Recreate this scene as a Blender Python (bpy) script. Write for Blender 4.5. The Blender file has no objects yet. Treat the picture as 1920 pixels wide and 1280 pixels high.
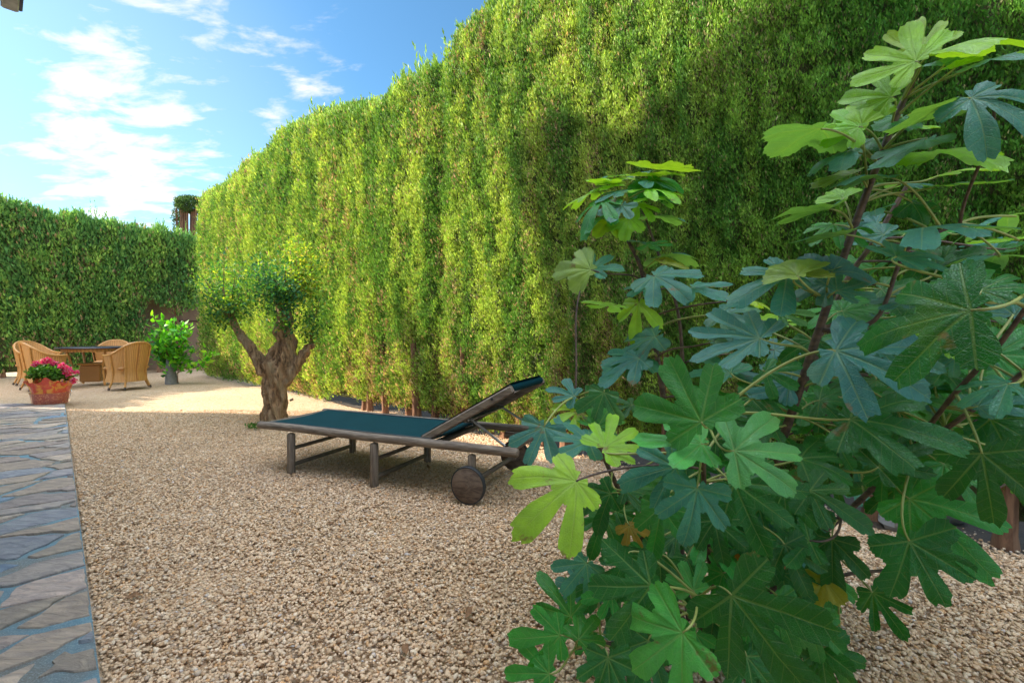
import bpy, math, random
import numpy as np
from mathutils import Vector, Matrix
R = math.radians
SC = bpy.context.scene
COL = SC.collection
rng = np.random.default_rng(7)
random.seed(7)

# ------------------------------------------------------------------ camera, light, exposure
F, CX, HY, CAMH = 880.0, 960.0, 620.0, 1.04
cd = bpy.data.cameras.new('camera'); cam = bpy.data.objects.new('camera', cd); COL.objects.link(cam)
cam.location = (0, 0, CAMH); cam.rotation_euler = (R(90), 0, 0)
cd.sensor_width = 36; cd.lens = 36 * F / 1920; cd.shift_y = -(640 - HY) / 1920
cd.clip_start = 0.05; cd.clip_end = 3000
SC.camera = cam
SUN_EL = 32.0
sh = Vector((-0.994, 0.109, 0)).normalized()
sdir = Vector((sh.x * math.cos(R(SUN_EL)), sh.y * math.cos(R(SUN_EL)), math.sin(R(SUN_EL))))
sl = bpy.data.lights.new('sun', 'SUN'); sl.energy = 4.9; sl.angle = R(0.5); sl.color = (1, 0.90, 0.74)
so = bpy.data.objects.new('sun', sl); COL.objects.link(so)
so.rotation_euler = sdir.to_track_quat('Z', 'Y').to_euler(); so.location = (-20, 2, 15)
SC.view_settings.view_transform = 'Standard'; SC.view_settings.look = 'None'
SC.view_settings.gamma = 1; SC.view_settings.exposure = 1.42
SC.cycles.max_bounces = 8; SC.cycles.transparent_max_bounces = 6

class NT:
    """tiny node-tree helper"""
    def __init__(s, tree): s.t = tree; s.n = tree.nodes; s.l = tree.links
    def new(s, kind, **kw):
        n = s.n.new(kind)
        for k, v in kw.items():
            if k == 'op': n.operation = v
            elif hasattr(n, k): setattr(n, k, v)
        return n
    def put(s, sock, v):
        if hasattr(v, 'is_output') or hasattr(v, 'links'): s.l.new(v, sock)
        else: sock.default_value = v
    def math(s, op, a, b=None, c=None, clamp=False):
        n = s.n.new('ShaderNodeMath'); n.operation = op; n.use_clamp = clamp
        s.put(n.inputs[0], a)
        if b is not None: s.put(n.inputs[1], b)
        if c is not None: s.put(n.inputs[2], c)
        return n.outputs[0]
    def vmath(s, op, a, b=None):
        n = s.n.new('ShaderNodeVectorMath'); n.operation = op
        s.put(n.inputs[0], a)
        if b is not None: s.put(n.inputs[1], b)
        return n.outputs['Value'] if op in ('DOT_PRODUCT', 'LENGTH', 'DISTANCE') else n.outputs[0]
    def ramp(s, f, a, b, smooth=True):
        n = s.n.new('ShaderNodeMapRange'); n.interpolation_type = 'SMOOTHSTEP' if smooth else 'LINEAR'
        s.put(n.inputs['Value'], f); s.put(n.inputs['From Min'], a); s.put(n.inputs['From Max'], b)
        return n.outputs['Result']
    def mix(s, f, a, b, mode='MIX'):
        n = s.n.new('ShaderNodeMix'); n.data_type = 'RGBA'; n.blend_type = mode
        s.put(n.inputs[0], f)
        for k, v in ((6, a), (7, b)):
            if isinstance(v, tuple) and len(v) == 3: v = v + (1,)
            s.put(n.inputs[k], v)
        return n.outputs[2]
    def noise(s, vec, scale, detail=4, rough=0.55, dist=0.0):
        n = s.n.new('ShaderNodeTexNoise'); n.inputs['Scale'].default_value = scale
        n.inputs['Detail'].default_value = detail; n.inputs['Roughness'].default_value = rough
        n.inputs['Distortion'].default_value = dist
        if vec is not None: s.l.new(vec, n.inputs['Vector'])
        return n.outputs['Fac']
    def mapping(s, vec, scale=(1, 1, 1), rot=(0, 0, 0), loc=(0, 0, 0)):
        n = s.n.new('ShaderNodeMapping'); n.inputs['Scale'].default_value = scale
        n.inputs['Rotation'].default_value = rot; n.inputs['Location'].default_value = loc
        s.l.new(vec, n.inputs['Vector']); return n.outputs[0]
    def sep(s, v):
        n = s.n.new('ShaderNodeSeparateXYZ'); s.l.new(v, n.inputs[0]); return n.outputs
    def comb(s, x, y, z):
        n = s.n.new('ShaderNodeCombineXYZ')
        for i, v in enumerate((x, y, z)): s.put(n.inputs[i], v)
        return n.outputs[0]

def pixdir(px, py):
    v = Vector((px - CX, F, HY - py)); return v.normalized()
def P(px, py, d):
    return Vector(((px - CX) / F * d, d, CAMH + (HY - py) / F * d))
def G(px, py):
    return P(px, py, F * CAMH / (py - HY))

# world: physical sky plus broken cloud and an added overhead fill
W = bpy.data.worlds.new('World'); SC.world = W; W.use_nodes = True
w = NT(W.node_tree); w.n.clear()
sky = w.new('ShaderNodeTexSky'); sky.sky_type = 'NISHITA'; sky.sun_disc = False
sky.sun_elevation = R(SUN_EL); sky.sun_rotation = math.atan2(sh.x, sh.y); sky.air_density = 1.0
sky.dust_density = 0.6; sky.ozone_density = 2.0; sky.altitude = 0
tc = w.new('ShaderNodeTexCoord'); gen = tc.outputs['Generated']
skyc = w.mix(1.0, sky.outputs[0], (0.42, 0.66, 0.72), 'MULTIPLY')
x_, y_, z_ = w.sep(gen)
den = w.math('ADD', w.math('MAXIMUM', z_, 0.0), 0.16)
pl = w.comb(w.math('DIVIDE', x_, den), w.math('DIVIDE', y_, den), 0.0)
n1 = w.noise(w.mapping(pl, (1.0, 1.7, 1), (0, 0, R(-28))), 4.2, 8, 0.60, 0.25)
n2 = w.noise(pl, 0.9, 3, 0.5)
blobs = [(215, 215, 7, 1.18), (250, 300, 8, 1.2), (330, 330, 8, .75), (330, 205, 6, .6), (290, 30, 9, .8), (370, 70, 7, .7), (170, 30, 5, .6),
         (385, 155, 4.5, .75), (480, 110, 4, .7), (550, 175, 5.5, .9), (610, 135, 2.5, .7), (500, 240, 3.0, .6), (420, 285, 3, .6), (590, 20, 6, .5), (260, 390, 12, .7),
         (80, 370, 9, .5), (640, 110, 3, .45)]
acc = None
for bx_, by_, rad, st in blobs:
    d = w.vmath('DOT_PRODUCT', gen, tuple(pixdir(bx_, by_)))
    m_ = w.math('MULTIPLY', w.ramp(d, math.cos(R(rad * 1.35)), math.cos(R(rad * 0.25))), st)
    acc = m_ if acc is None else w.math('MAXIMUM', acc, m_)
# light veil everywhere else on the unseen side of the sky
dens = w.math('ADD', w.math('MULTIPLY', n1, 1.15), w.math('MULTIPLY', n2, 0.15))
cl = w.ramp(w.math('ADD', dens, w.math('MULTIPLY', acc, 0.40)), 0.90, 1.20)
veil = w.math('MULTIPLY', w.ramp(w.vmath('DOT_PRODUCT', gen, tuple(pixdir(40, 330))), 0.86, 1.0), 0.18)
cl = w.math('MAXIMUM', cl, veil)
skyc = w.mix(w.math('MULTIPLY', cl, 0.95), skyc, (3.5, 3.45, 3.45))
# unseen bright cloud overhead and behind the viewer, added as fill light
over = w.math('MAXIMUM', w.math('MULTIPLY', w.ramp(y_, 0.25, -0.35), .12), w.ramp(z_, 0.70, 0.88))
fill_cloud = w.math('MULTIPLY', over, w.ramp(n2, .25, .55))
skyc = w.mix(w.math('MULTIPLY', fill_cloud, .9), skyc, (13.8, 15.4, 17.8))
bg = w.new('ShaderNodeBackground'); w.l.new(skyc, bg.inputs[0]); bg.inputs[1].default_value = 0.13
wo = w.new('ShaderNodeOutputWorld'); w.l.new(bg.outputs[0], wo.inputs[0])

# ------------------------------------------------------------------ helpers
def setp(o, label=None, cat=None, group=None, kind=None):
    if label: o['label'] = label
    if cat: o['category'] = cat
    if group: o['group'] = group
    if kind: o['kind'] = kind
    return o
def empty(name, loc, rz=0, **kw):
    o = bpy.data.objects.new(name, None); COL.objects.link(o); o.location = loc
    o.rotation_euler = (0, 0, rz); o.empty_display_size = 0.1
    return setp(o, **kw)
def link(name, me, mat, parent=None, smooth=True, **kw):
    o = bpy.data.objects.new(name, me); COL.objects.link(o)
    if mat is not None and len(me.materials) == 0: me.materials.append(mat)
    if smooth: me.polygons.foreach_set('use_smooth', np.ones(len(me.polygons), bool))
    if parent is not None:
        o.parent = parent
    return setp(o, **kw)
def npmesh(name, V, Fc, col=None, uv=None):
    """V (n,3), Fc (m,k) k=3|4; col per vertex (n,3); uv per vertex (n,2)"""
    V = np.asarray(V, np.float32); Fc = np.asarray(Fc, np.int32)
    me = bpy.data.meshes.new(name); m, k = Fc.shape
    me.vertices.add(len(V)); me.vertices.foreach_set('co', V.ravel())
    me.loops.add(m * k); me.loops.foreach_set('vertex_index', Fc.ravel())
    me.polygons.add(m); me.polygons.foreach_set('loop_start', np.arange(0, m * k, k, dtype=np.int32))
    me.update(calc_edges=True)
    if col is not None:
        a = me.color_attributes.new('tint', 'FLOAT_COLOR', 'POINT')
        c = np.ones((len(V), 4), np.float32); c[:, :3] = col; a.data.foreach_set('color', c.ravel())
    if uv is not None:
        u = me.uv_layers.new(name='uv'); u.data.foreach_set('uv', np.asarray(uv, np.float32)[Fc.ravel()].ravel())
    return me
class MB:
    """collects shapes (mixed quads / ngons) into one mesh"""
    def __init__(s): s.v = []; s.f = []; s.uv = []
    def add(s, vs, fs, uvs=None):
        o = len(s.v); s.v += [tuple(v) for v in vs]; s.f += [tuple(i + o for i in f) for f in fs]
        s.uv += list(uvs) if uvs is not None else [(0, 0)] * len(vs)
    def box(s, c, size, M=None, bev=0.0):
        x, y, z = [a / 2 for a in size]; b = min(bev, x * .9, y * .9, z * .9)
        M = M or Matrix.Identity(3); c = Vector(c)
        if b <= 0:
            vs = [c + M @ Vector((i * x, j * y, k * z)) for i in (-1, 1) for j in (-1, 1) for k in (-1, 1)]
            s.add(vs, [(0, 1, 3, 2), (4, 6, 7, 5), (0, 4, 5, 1), (2, 3, 7, 6), (0, 2, 6, 4), (1, 5, 7, 3)]); return
        rings = []
        for (zz, ins) in ((-z, b), (-z + b, 0), (z - b, 0), (z, b)):
            r = []
            for (i, j) in ((1, 1), (-1, 1), (-1, -1), (1, -1)):
                a = Vector((i * (x - ins), j * (y - ins - b), zz)); bb = Vector((i * (x - ins - b), j * (y - ins), zz))
                r += [a, bb] if i * j > 0 else [bb, a]
            rings.append(r)
        vs = [c + M @ p for r in rings for p in r]; fs = []
        for k in range(3):
            for i in range(8): fs.append((k * 8 + i, k * 8 + (i + 1) % 8, (k + 1) * 8 + (i + 1) % 8, (k + 1) * 8 + i))
        fs.append(tuple(range(7, -1, -1))); fs.append(tuple(range(24, 32)))
        s.add(vs, fs)
    def tube(s, pts, rad, n=10, cap=True, round_end=False, wob=None):
        pts = [Vector(p) for p in pts]
        if not hasattr(rad, '__len__'): rad = [rad] * len(pts)
        rad = list(rad)
        if round_end:
            d0 = (pts[0] - pts[1]).normalized(); d1 = (pts[-1] - pts[-2]).normalized(); r0, r1 = rad[0], rad[-1]
            pre = [(pts[0] + d0 * r0 * .5 * a, r0 * b) for a, b in ((1, .45), (.75, .75), (.4, .93))]
            post = [(pts[-1] + d1 * r1 * .5 * a, r1 * b) for a, b in ((.4, .93), (.75, .75), (1, .45))]
            pts = [p for p, _ in pre] + pts + [p for p, _ in post]; rad = [r for _, r in pre] + rad + [r for _, r in post]
        o = len(s.v); N = len(pts); up = None; L = 0
        for i, p in enumerate(pts):
            t = (pts[min(i + 1, N - 1)] - pts[max(i - 1, 0)]).normalized()
            if up is None:
                a = Vector((0, 0, 1)) if abs(t.z) < .9 else Vector((1, 0, 0)); up = (a - t * a.dot(t)).normalized()
            else: up = (up - t * up.dot(t)).normalized()
            sd = t.cross(up)
            if i: L += (p - pts[i - 1]).length
            for k in range(n):
                a = 2 * math.pi * k / n; r = rad[i] * (1 + (wob(a, L) if wob else 0))
                s.v.append(tuple(p + (up * math.cos(a) + sd * math.sin(a)) * r)); s.uv.append((k / n, L))
        for i in range(N - 1):
            for k in range(n):
                s.f.append((o + i * n + k, o + i * n + (k + 1) % n, o + (i + 1) * n + (k + 1) % n, o + (i + 1) * n + k))
        if cap:
            s.f.append(tuple(o + k for k in range(n - 1, -1, -1))); s.f.append(tuple(o + (N - 1) * n + k for k in range(n)))
    def lathe(s, prof, n=24, c=(0, 0, 0), M=None, wob=None):
        c = Vector(c); M = M or Matrix.Identity(3); o = len(s.v)
        for i, (r, z) in enumerate(prof):
            for k in range(n):
                a = 2 * math.pi * k / n; q = 1 + (wob(a, i) if wob else 0)
                s.v.append(tuple(c + M @ Vector((r * q * math.cos(a), r * q * math.sin(a), z)))); s.uv.append((k / n, z))
        for i in range(len(prof) - 1):
            for k in range(n):
                s.f.append((o + i * n + k, o + i * n + (k + 1) % n, o + (i + 1) * n + (k + 1) % n, o + (i + 1) * n + k))
    def grid(s, nu, nv, fn):
        o = len(s.v)
        for j in range(nv):
            for i in range(nu):
                u, v = i / (nu - 1), j / (nv - 1); s.v.append(tuple(fn(u, v))); s.uv.append((u, v))
        for j in range(nv - 1):
            for i in range(nu - 1): s.f.append((o + j * nu + i, o + j * nu + i + 1, o + (j + 1) * nu + i + 1, o + (j + 1) * nu + i))
    def build(s, name, mat, parent=None, smooth=True, **kw):
        me = bpy.data.meshes.new(name); me.from_pydata(s.v, [], s.f)
        u = me.uv_layers.new(name='uv'); vi = np.empty(len(me.loops), np.int32); me.loops.foreach_get('vertex_index', vi)
        u.data.foreach_set('uv', np.array(s.uv, np.float32)[vi].ravel()); me.update()
        o = link(name, me, mat, parent, smooth, **kw)
        if smooth:
            a = np.zeros(len(me.edges), bool)
            try: me.set_sharp_from_angle(angle=R(38))
            except Exception: pass
        return o
def hash2(ix, iy, seed):
    h = (ix.astype(np.int64) * 374761393 + iy.astype(np.int64) * 668265263 + seed * 1442695041) & 0xffffffff
    h = ((h ^ (h >> 13)) * 1274126177) & 0xffffffff
    return ((h ^ (h >> 16)) & 0xffffff) / float(0xffffff)
def vn(x, y, seed=0):
    x = np.asarray(x, float); y = np.asarray(y, float); x, y = np.broadcast_arrays(x, y)
    ix = np.floor(x); iy = np.floor(y); fx = x - ix; fy = y - iy; fx = fx * fx * (3 - 2 * fx); fy = fy * fy * (3 - 2 * fy)
    a = hash2(ix, iy, seed); b = hash2(ix + 1, iy, seed); c = hash2(ix, iy + 1, seed); d = hash2(ix + 1, iy + 1, seed)
    return (a * (1 - fx) + b * fx) * (1 - fy) + (c * (1 - fx) + d * fx) * fy
def fbm(x, y, seed=0, o=3):
    t = 0; a = 1; s_ = 0
    for k in range(o): t = t + a * vn(x * 2 ** k, y * 2 ** k, seed + k * 17); s_ += a; a *= .5
    return t / s_
def unit(a): return a / np.maximum(np.linalg.norm(a, axis=-1, keepdims=True), 1e-9)
def blades(p, d, sdv, L, Wd, col, fold=0.0, mid=0.45):
    """diamond leaflets: p base, d direction, sdv width direction"""
    n = len(p); L = L[:, None]; Wd = Wd[:, None]; nn = np.cross(d, sdv)
    V = np.stack([p, p + d * L * mid + sdv * Wd / 2 + nn * Wd * fold, p + d * L, p + d * L * mid - sdv * Wd / 2 + nn * Wd * fold], 1).reshape(-1, 3)
    Fc = np.arange(4 * n).reshape(n, 4)
    return V, Fc, np.repeat(col, 4, axis=0)
def join(parts):
    V = []; Fc = []; C = []; o = 0
    for v, f, c in parts: V.append(v); Fc.append(f + o); C.append(c); o += len(v)
    return np.concatenate(V), np.concatenate(Fc), np.concatenate(C)

# ------------------------------------------------------------------ materials
def material(name):
    m = bpy.data.materials.new(name); m.use_nodes = True; t = NT(m.node_tree); t.n.clear()
    out = t.new('ShaderNodeOutputMaterial'); b = t.new('ShaderNodeBsdfPrincipled'); t.l.new(b.outputs[0], out.inputs[0])
    t.b = b; t.out = out; t.m = m; t.obj = t.new('ShaderNodeTexCoord').outputs['Object']
    t.geo = t.new('ShaderNodeNewGeometry')
    return t
def bump(t, h, strength=0.5, dist=0.01):
    n = t.new('ShaderNodeBump'); n.inputs['Strength'].default_value = strength; n.inputs['Distance'].default_value = dist
    t.l.new(h, n.inputs['Height']); t.l.new(n.outputs[0], t.b.inputs['Normal']); return n
def tint(t): return t.new('ShaderNodeAttribute', attribute_name='tint').outputs['Color']
def leafy(name, trans=0.3, rough=0.5, gain=(1, 1, 1), tcol=(1.5, 1.6, .5), spec=.35):
    t = material(name); c = t.mix(1.0, tint(t), gain, 'MULTIPLY')
    t.l.new(c, t.b.inputs['Base Color']); t.b.inputs['Roughness'].default_value = rough; t.b.inputs['Specular IOR Level'].default_value = spec
    tr = t.new('ShaderNodeBsdfTranslucent'); t.l.new(t.mix(1.0, c, tcol, 'MULTIPLY'), tr.inputs[0])
    mx = t.new('ShaderNodeMixShader'); mx.inputs[0].default_value = trans
    t.l.new(t.b.outputs[0], mx.inputs[1]); t.l.new(tr.outputs[0], mx.inputs[2]); t.l.new(mx.outputs[0], t.out.inputs[0])
    return t.m
M_HEDGE = leafy('cypress_foliage', .22, .6, tcol=(1.45, 1.4, .7), spec=.25)
M_TREELEAF = leafy('tree_leaf', .35, .6, spec=.2)
M_PLANT = leafy('plant_leaf', .35, .5, spec=.25)
M_PETAL = leafy('petal', .3, .6, tcol=(1, 1, 1))

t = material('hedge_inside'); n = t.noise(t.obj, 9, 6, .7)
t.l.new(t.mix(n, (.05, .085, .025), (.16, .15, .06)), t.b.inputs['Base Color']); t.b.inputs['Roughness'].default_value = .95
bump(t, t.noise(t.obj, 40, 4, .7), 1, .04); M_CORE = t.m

def wood(name, c1, c2, stretch=(1, 1, 1), sc=30, rough=.75, bs=.4):
    t = material(name); v = t.mapping(t.obj, stretch); n = t.noise(v, sc, 8, .65, .6); n2 = t.noise(t.obj, 5, 3)
    c = t.mix(t.ramp(n, .3, .7), c1, c2); c = t.mix(t.math('MULTIPLY', n2, .5), c, tuple(a * .55 for a in c1))
    t.l.new(c, t.b.inputs['Base Color']); t.b.inputs['Roughness'].default_value = rough; bump(t, n, bs, .003)
    return t.m
M_WOODX = wood('weathered_teak', (.13, .092, .066), (.36, .28, .21), (.12, 1, 1), 60)
M_WOODZ = wood('weathered_teak_upright', (.13, .092, .066), (.36, .28, .21), (1, 1, .12), 60)
M_WOODY = wood('weathered_teak_cross', (.10, .072, .052), (.27, .21, .155), (1, .12, 1), 60)
M_WHEEL = wood('wheel_wood', (.085, .052, .038), (.25, .175, .125), (.35, .5, 1), 45)
M_DARKWOOD = wood('dark_wood', (.05, .02, .012), (.12, .055, .03), (1, 1, .2), 30)
M_TRUNK = wood('cypress_trunk', (.12, .055, .03), (.34, .17, .09), (1, 1, .15), 40, .9, .8)

t = material('twisted_bark'); v = t.mapping(t.obj, (1, 1, .28), (R(8), R(12), 0)); n = t.noise(v, 22, 8, .65, 1.2); n2 = t.noise(v, 7, 4, .6, .8)
c = t.mix(t.ramp(n, .32, .66), (.11, .058, .03), (.54, .32, .165)); c = t.mix(t.ramp(n2, .45, .7), c, (.42, .29, .17))
t.l.new(c, t.b.inputs['Base Color']); t.b.inputs['Roughness'].default_value = .9
bump(t, t.math('ADD', n, t.math('MULTIPLY', n2, 1.4)), 1, .035); M_BARK = t.m

t = material('fig_bark'); n = t.noise(t.obj, 60, 5); n2 = t.noise(t.mapping(t.obj, (1, 1, 5)), 20, 3)
t.l.new(t.mix(t.ramp(t.math('MULTIPLY', t.math('ADD', n, n2), .5), .35, .65), (.05, .028, .022), (.15, .09, .06)), t.b.inputs['Base Color'])
t.b.inputs['Roughness'].default_value = .6; bump(t, n, .3, .002); M_FIGBARK = t.m

def sling(name, c):
    t = material(name); wv = t.new('ShaderNodeTexWave', wave_type='BANDS', bands_direction='X'); wv.inputs['Scale'].default_value = 160
    wv2 = t.new('ShaderNodeTexWave', wave_type='BANDS', bands_direction='Y'); wv2.inputs['Scale'].default_value = 160
    t.l.new(t.obj, wv.inputs[0]); t.l.new(t.obj, wv2.inputs[0]); n = t.noise(t.obj, 6, 4)
    n3 = t.noise(t.obj, 120, 2)
    cc = t.mix(t.math('MULTIPLY', t.math('ADD', n, n3), .5), tuple(a * .6 for a in c), tuple(a * 1.4 for a in c))
    t.l.new(cc, t.b.inputs['Base Color']); t.b.inputs['Roughness'].default_value = .8; t.b.inputs['Specular IOR Level'].default_value = .12
    bump(t, t.math('MULTIPLY', wv.outputs[1], wv2.outputs[1]), .3, .001); return t.m
M_SLING = sling('sling_mesh', (.004, .042, .053))
def plain(name, c, rough=.5, metal=0, spec=.5):
    t = material(name); n = t.noise(t.obj, 25, 4)
    t.l.new(t.mix(t.ramp(n, .3, .7), tuple(a * .82 for a in c), tuple(min(1, a * 1.1) for a in c)), t.b.inputs['Base Color'])
    t.b.inputs['Roughness'].default_value = rough; t.b.inputs['Metallic'].default_value = metal; t.b.inputs['Specular IOR Level'].default_value = spec
    return t.m
M_STEEL = plain('steel', (.5, .5, .52), .35, 1)
M_RUBBER = plain('rubber', (.03, .032, .035), .6)
M_TABLE = plain('table_top', (.05, .045, .06), .25)
M_HOUSE = plain('render_white', (.78, .74, .67), .9)
M_EAVE = plain('eave_metal', (.62, .58, .52), .6)
M_GUTTER = plain('gutter_blue', (.04, .04, .16), .4)
M_TILE = plain('roof_tile', (.42, .2, .12), .9)
M_ROCK = plain('rock', (.22, .21, .2), .9)
M_PETIOLE = plain('petiole', (.30, .32, .08), .5)

t = material('wicker')
uvn = t.new('ShaderNodeUVMap').outputs[0]
def wave(t, vec, sc, axis):
    wv = t.new('ShaderNodeTexWave', wave_type='BANDS', bands_direction=axis); wv.inputs['Scale'].default_value = sc; t.l.new(vec, wv.inputs[0]); return wv.outputs[1]
a = wave(t, t.obj, 22, 'Z'); b = wave(t, uvn, 16, 'X'); n = t.noise(t.obj, 14, 4)
h = t.math('ADD', t.math('MULTIPLY', a, .6), t.math('MULTIPLY', b, .5))
c = t.mix(t.ramp(h, .1, .9), (.30, .12, .03), (.72, .38, .12)); c = t.mix(t.math('MULTIPLY', n, .5), c, (.56, .27, .08))
t.l.new(c, t.b.inputs['Base Color']); t.b.inputs['Roughness'].default_value = .5; bump(t, h, .8, .006); M_WICKER = t.m
M_CANE = plain('cane', (.50, .24, .065), .4)
M_CANETIP = plain('cane_dark_foot', (.06, .04, .03), .6)

# garden wall plaster
t = material('garden_wall'); n = t.noise(t.obj, 3, 6, .6); n2 = t.noise(t.mapping(t.obj, (1, 1, .3)), 2.0, 4)
c = t.mix(n, (.17, .105, .07), (.30, .20, .135)); c = t.mix(t.ramp(n2, .45, .7), c, (.12, .085, .06))
t.l.new(c, t.b.inputs['Base Color']); t.b.inputs['Roughness'].default_value = .95; bump(t, t.noise(t.obj, 30, 5), .5, .01); M_WALL = t.m

# gravel sheet (colour per pebble from voronoi) and pebbles
t = material('gravel_bed'); nz = t.new('ShaderNodeTexVoronoi'); nz.inputs['Scale'].default_value = 62; nz.inputs['Randomness'].default_value = 1
t.l.new(t.obj, nz.inputs['Vector']); hue = t.sep(nz.outputs['Color'])
cr = t.new('ShaderNodeValToRGB'); t.l.new(hue[0], cr.inputs[0]); e = cr.color_ramp.elements
cols = [(0, (.38, .22, .11)), (.2, (.52, .34, .19)), (.45, (.62, .42, .25)), (.7, (.54, .37, .22)), (.88, (.70, .52, .36)), (1, (.40, .31, .23))]
e[0].position = 0; e[0].color = cols[0][1] + (1,); e[1].position = 1; e[1].color = cols[-1][1] + (1,)
for p_, c_ in cols[1:-1]: q = e.new(p_); q.color = c_ + (1,)
big = t.noise(t.obj, .9, 4); c = t.mix(t.ramp(big, .3, .7), cr.outputs[0], t.mix(1.0, cr.outputs[0], (.88, .85, .82), 'MULTIPLY'))
t.l.new(c, t.b.inputs['Base Color']); t.b.inputs['Roughness'].default_value = .85
bump(t, t.math('ADD', t.math('MULTIPLY', nz.outputs['Distance'], -1.0), t.math('MULTIPLY', t.noise(t.obj, 150, 3), .3)), 1.0, .016); M_GRAVEL = t.m
t = material('pebble'); n = t.noise(t.obj, 120, 3)
t.l.new(t.mix(t.math('MULTIPLY', n, .35), tint(t), (.50, .36, .22)), t.b.inputs['Base Color']); t.b.inputs['Roughness'].default_value = .8; M_PEBBLE = t.m

t = material('flagstone'); n = t.noise(t.mapping(t.obj, (1, 3.2, 1), (0, 0, R(46))), 9, 8, .7, .8); n2 = t.noise(t.obj, 70, 4, .7)
c = t.mix(t.ramp(n, .35, .68), t.mix(1.0, tint(t), (.62, .64, .70), 'MULTIPLY'), tint(t)); c = t.mix(t.math('MULTIPLY', t.ramp(n2, .5, .75), .25), c, (.50, .44, .38))
t.l.new(c, t.b.inputs['Base Color']); t.b.inputs['Roughness'].default_value = .75
bump(t, t.math('ADD', t.math('MULTIPLY', n, 3.0), t.math('MULTIPLY', n2, .35)), .8, .012); M_FLAG = t.m
t = material('mortar'); n = t.noise(t.obj, 30, 6, .7)
n5 = t.noise(t.obj, 1.6, 3)
c = t.mix(n, (.12, .25, .32), (.24, .42, .50)); c = t.mix(t.ramp(n5, .42, .56), c, (.26, .25, .22)); c = t.mix(t.math('MULTIPLY', t.ramp(t.noise(t.obj, 190, 2), .5, .62), .5), c, (.42, .50, .52))
t.l.new(c, t.b.inputs['Base Color']); t.b.inputs['Roughness'].default_value = .8
bump(t, t.noise(t.obj, 110, 5, .8), 1, .012); M_MORTAR = t.m
t = material('soil'); n = t.noise(t.obj, 14, 6, .7); t.l.new(t.mix(n, (.03, .022, .015), (.13, .085, .05)), t.b.inputs['Base Color'])
t.b.inputs['Roughness'].default_value = .95; bump(t, t.noise(t.obj, 60, 4, .8), 1, .02); M_SOIL = t.m

# ------------------------------------------------------------------ ground
mb = MB()
def gz(x, y): return 0.0
N = 60
xs = np.concatenate([[-900, -200, -60], np.linspace(-20, 12, 50), [60, 200, 900]]); ys = np.concatenate([[-900, -200, -50], np.linspace(-10, 20, 50), [60, 200, 900]])
XX, YY = np.meshgrid(xs, ys)
ZZ = np.where((abs(XX) < 18) & (abs(YY) < 18), (fbm(XX * 1.6, YY * 1.6, 3) - .5) * .034 - .018, -.014)
V = np.stack([XX, YY, ZZ], -1).reshape(-1, 3); nx, ny = len(xs), len(ys)
idx = np.arange(nx * ny).reshape(ny, nx); Fc = np.stack([idx[:-1, :-1], idx[:-1, 1:], idx[1:, 1:], idx[1:, :-1]], -1).reshape(-1, 4)
link('ground', npmesh('ground', V, Fc), M_GRAVEL, kind='structure')

# path frame
pa = Vector((-1.22, 1.39, 0)); pd = Vector((-.697, .717, 0)); pn = Vector((-.717, -.697, 0))
def on_path(X, Y):
    b = (X - pa.x) * pn.x + (Y - pa.y) * pn.y
    return (b > -0.01) & (Y < 6.70)

ico = []; ph = (1 + 5 ** .5) / 2
for a_, b_ in ((-1, ph), (1, ph), (-1, -ph), (1, -ph)): ico.append((a_, b_, 0))
for a_, b_ in ((-1, ph), (1, ph), (-1, -ph), (1, -ph)): ico.append((0, a_, b_))
for a_, b_ in ((ph, -1), (ph, 1), (-ph, -1), (-ph, 1)): ico.append((a_, 0, b_))
ico = unit(np.array(ico, float))
icoF = np.array([(0, 11, 5), (0, 5, 1), (0, 1, 7), (0, 7, 10), (0, 10, 11), (1, 5, 9), (5, 11, 4), (11, 10, 2), (10, 7, 6), (7, 1, 8), (3, 9, 4), (3, 4, 2), (3, 2, 6), (3, 6, 8), (3, 8, 9), (4, 9, 5), (2, 4, 11), (6, 2, 10), (8, 6, 7), (9, 8, 1)])
octo = np.array([(1, 0, 0), (-1, 0, 0), (0, 1, 0), (0, -1, 0), (0, 0, 1), (0, 0, -1)], float)
octF = np.array([(0, 2, 4), (2, 1, 4), (1, 3, 4), (3, 0, 4), (2, 0, 5), (1, 2, 5), (3, 1, 5), (0, 3, 5)])
PEB = np.array([(.66, .51, .36), (.74, .59, .43), (.56, .39, .24), (.82, .73, .60), (.48, .41, .35), (.60, .36, .17), (.70, .58, .45), (.40, .28, .18), (.58, .60, .66)])
PW = np.array([.23, .2, .14, .12, .07, .06, .12, .05, .01])
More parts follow.
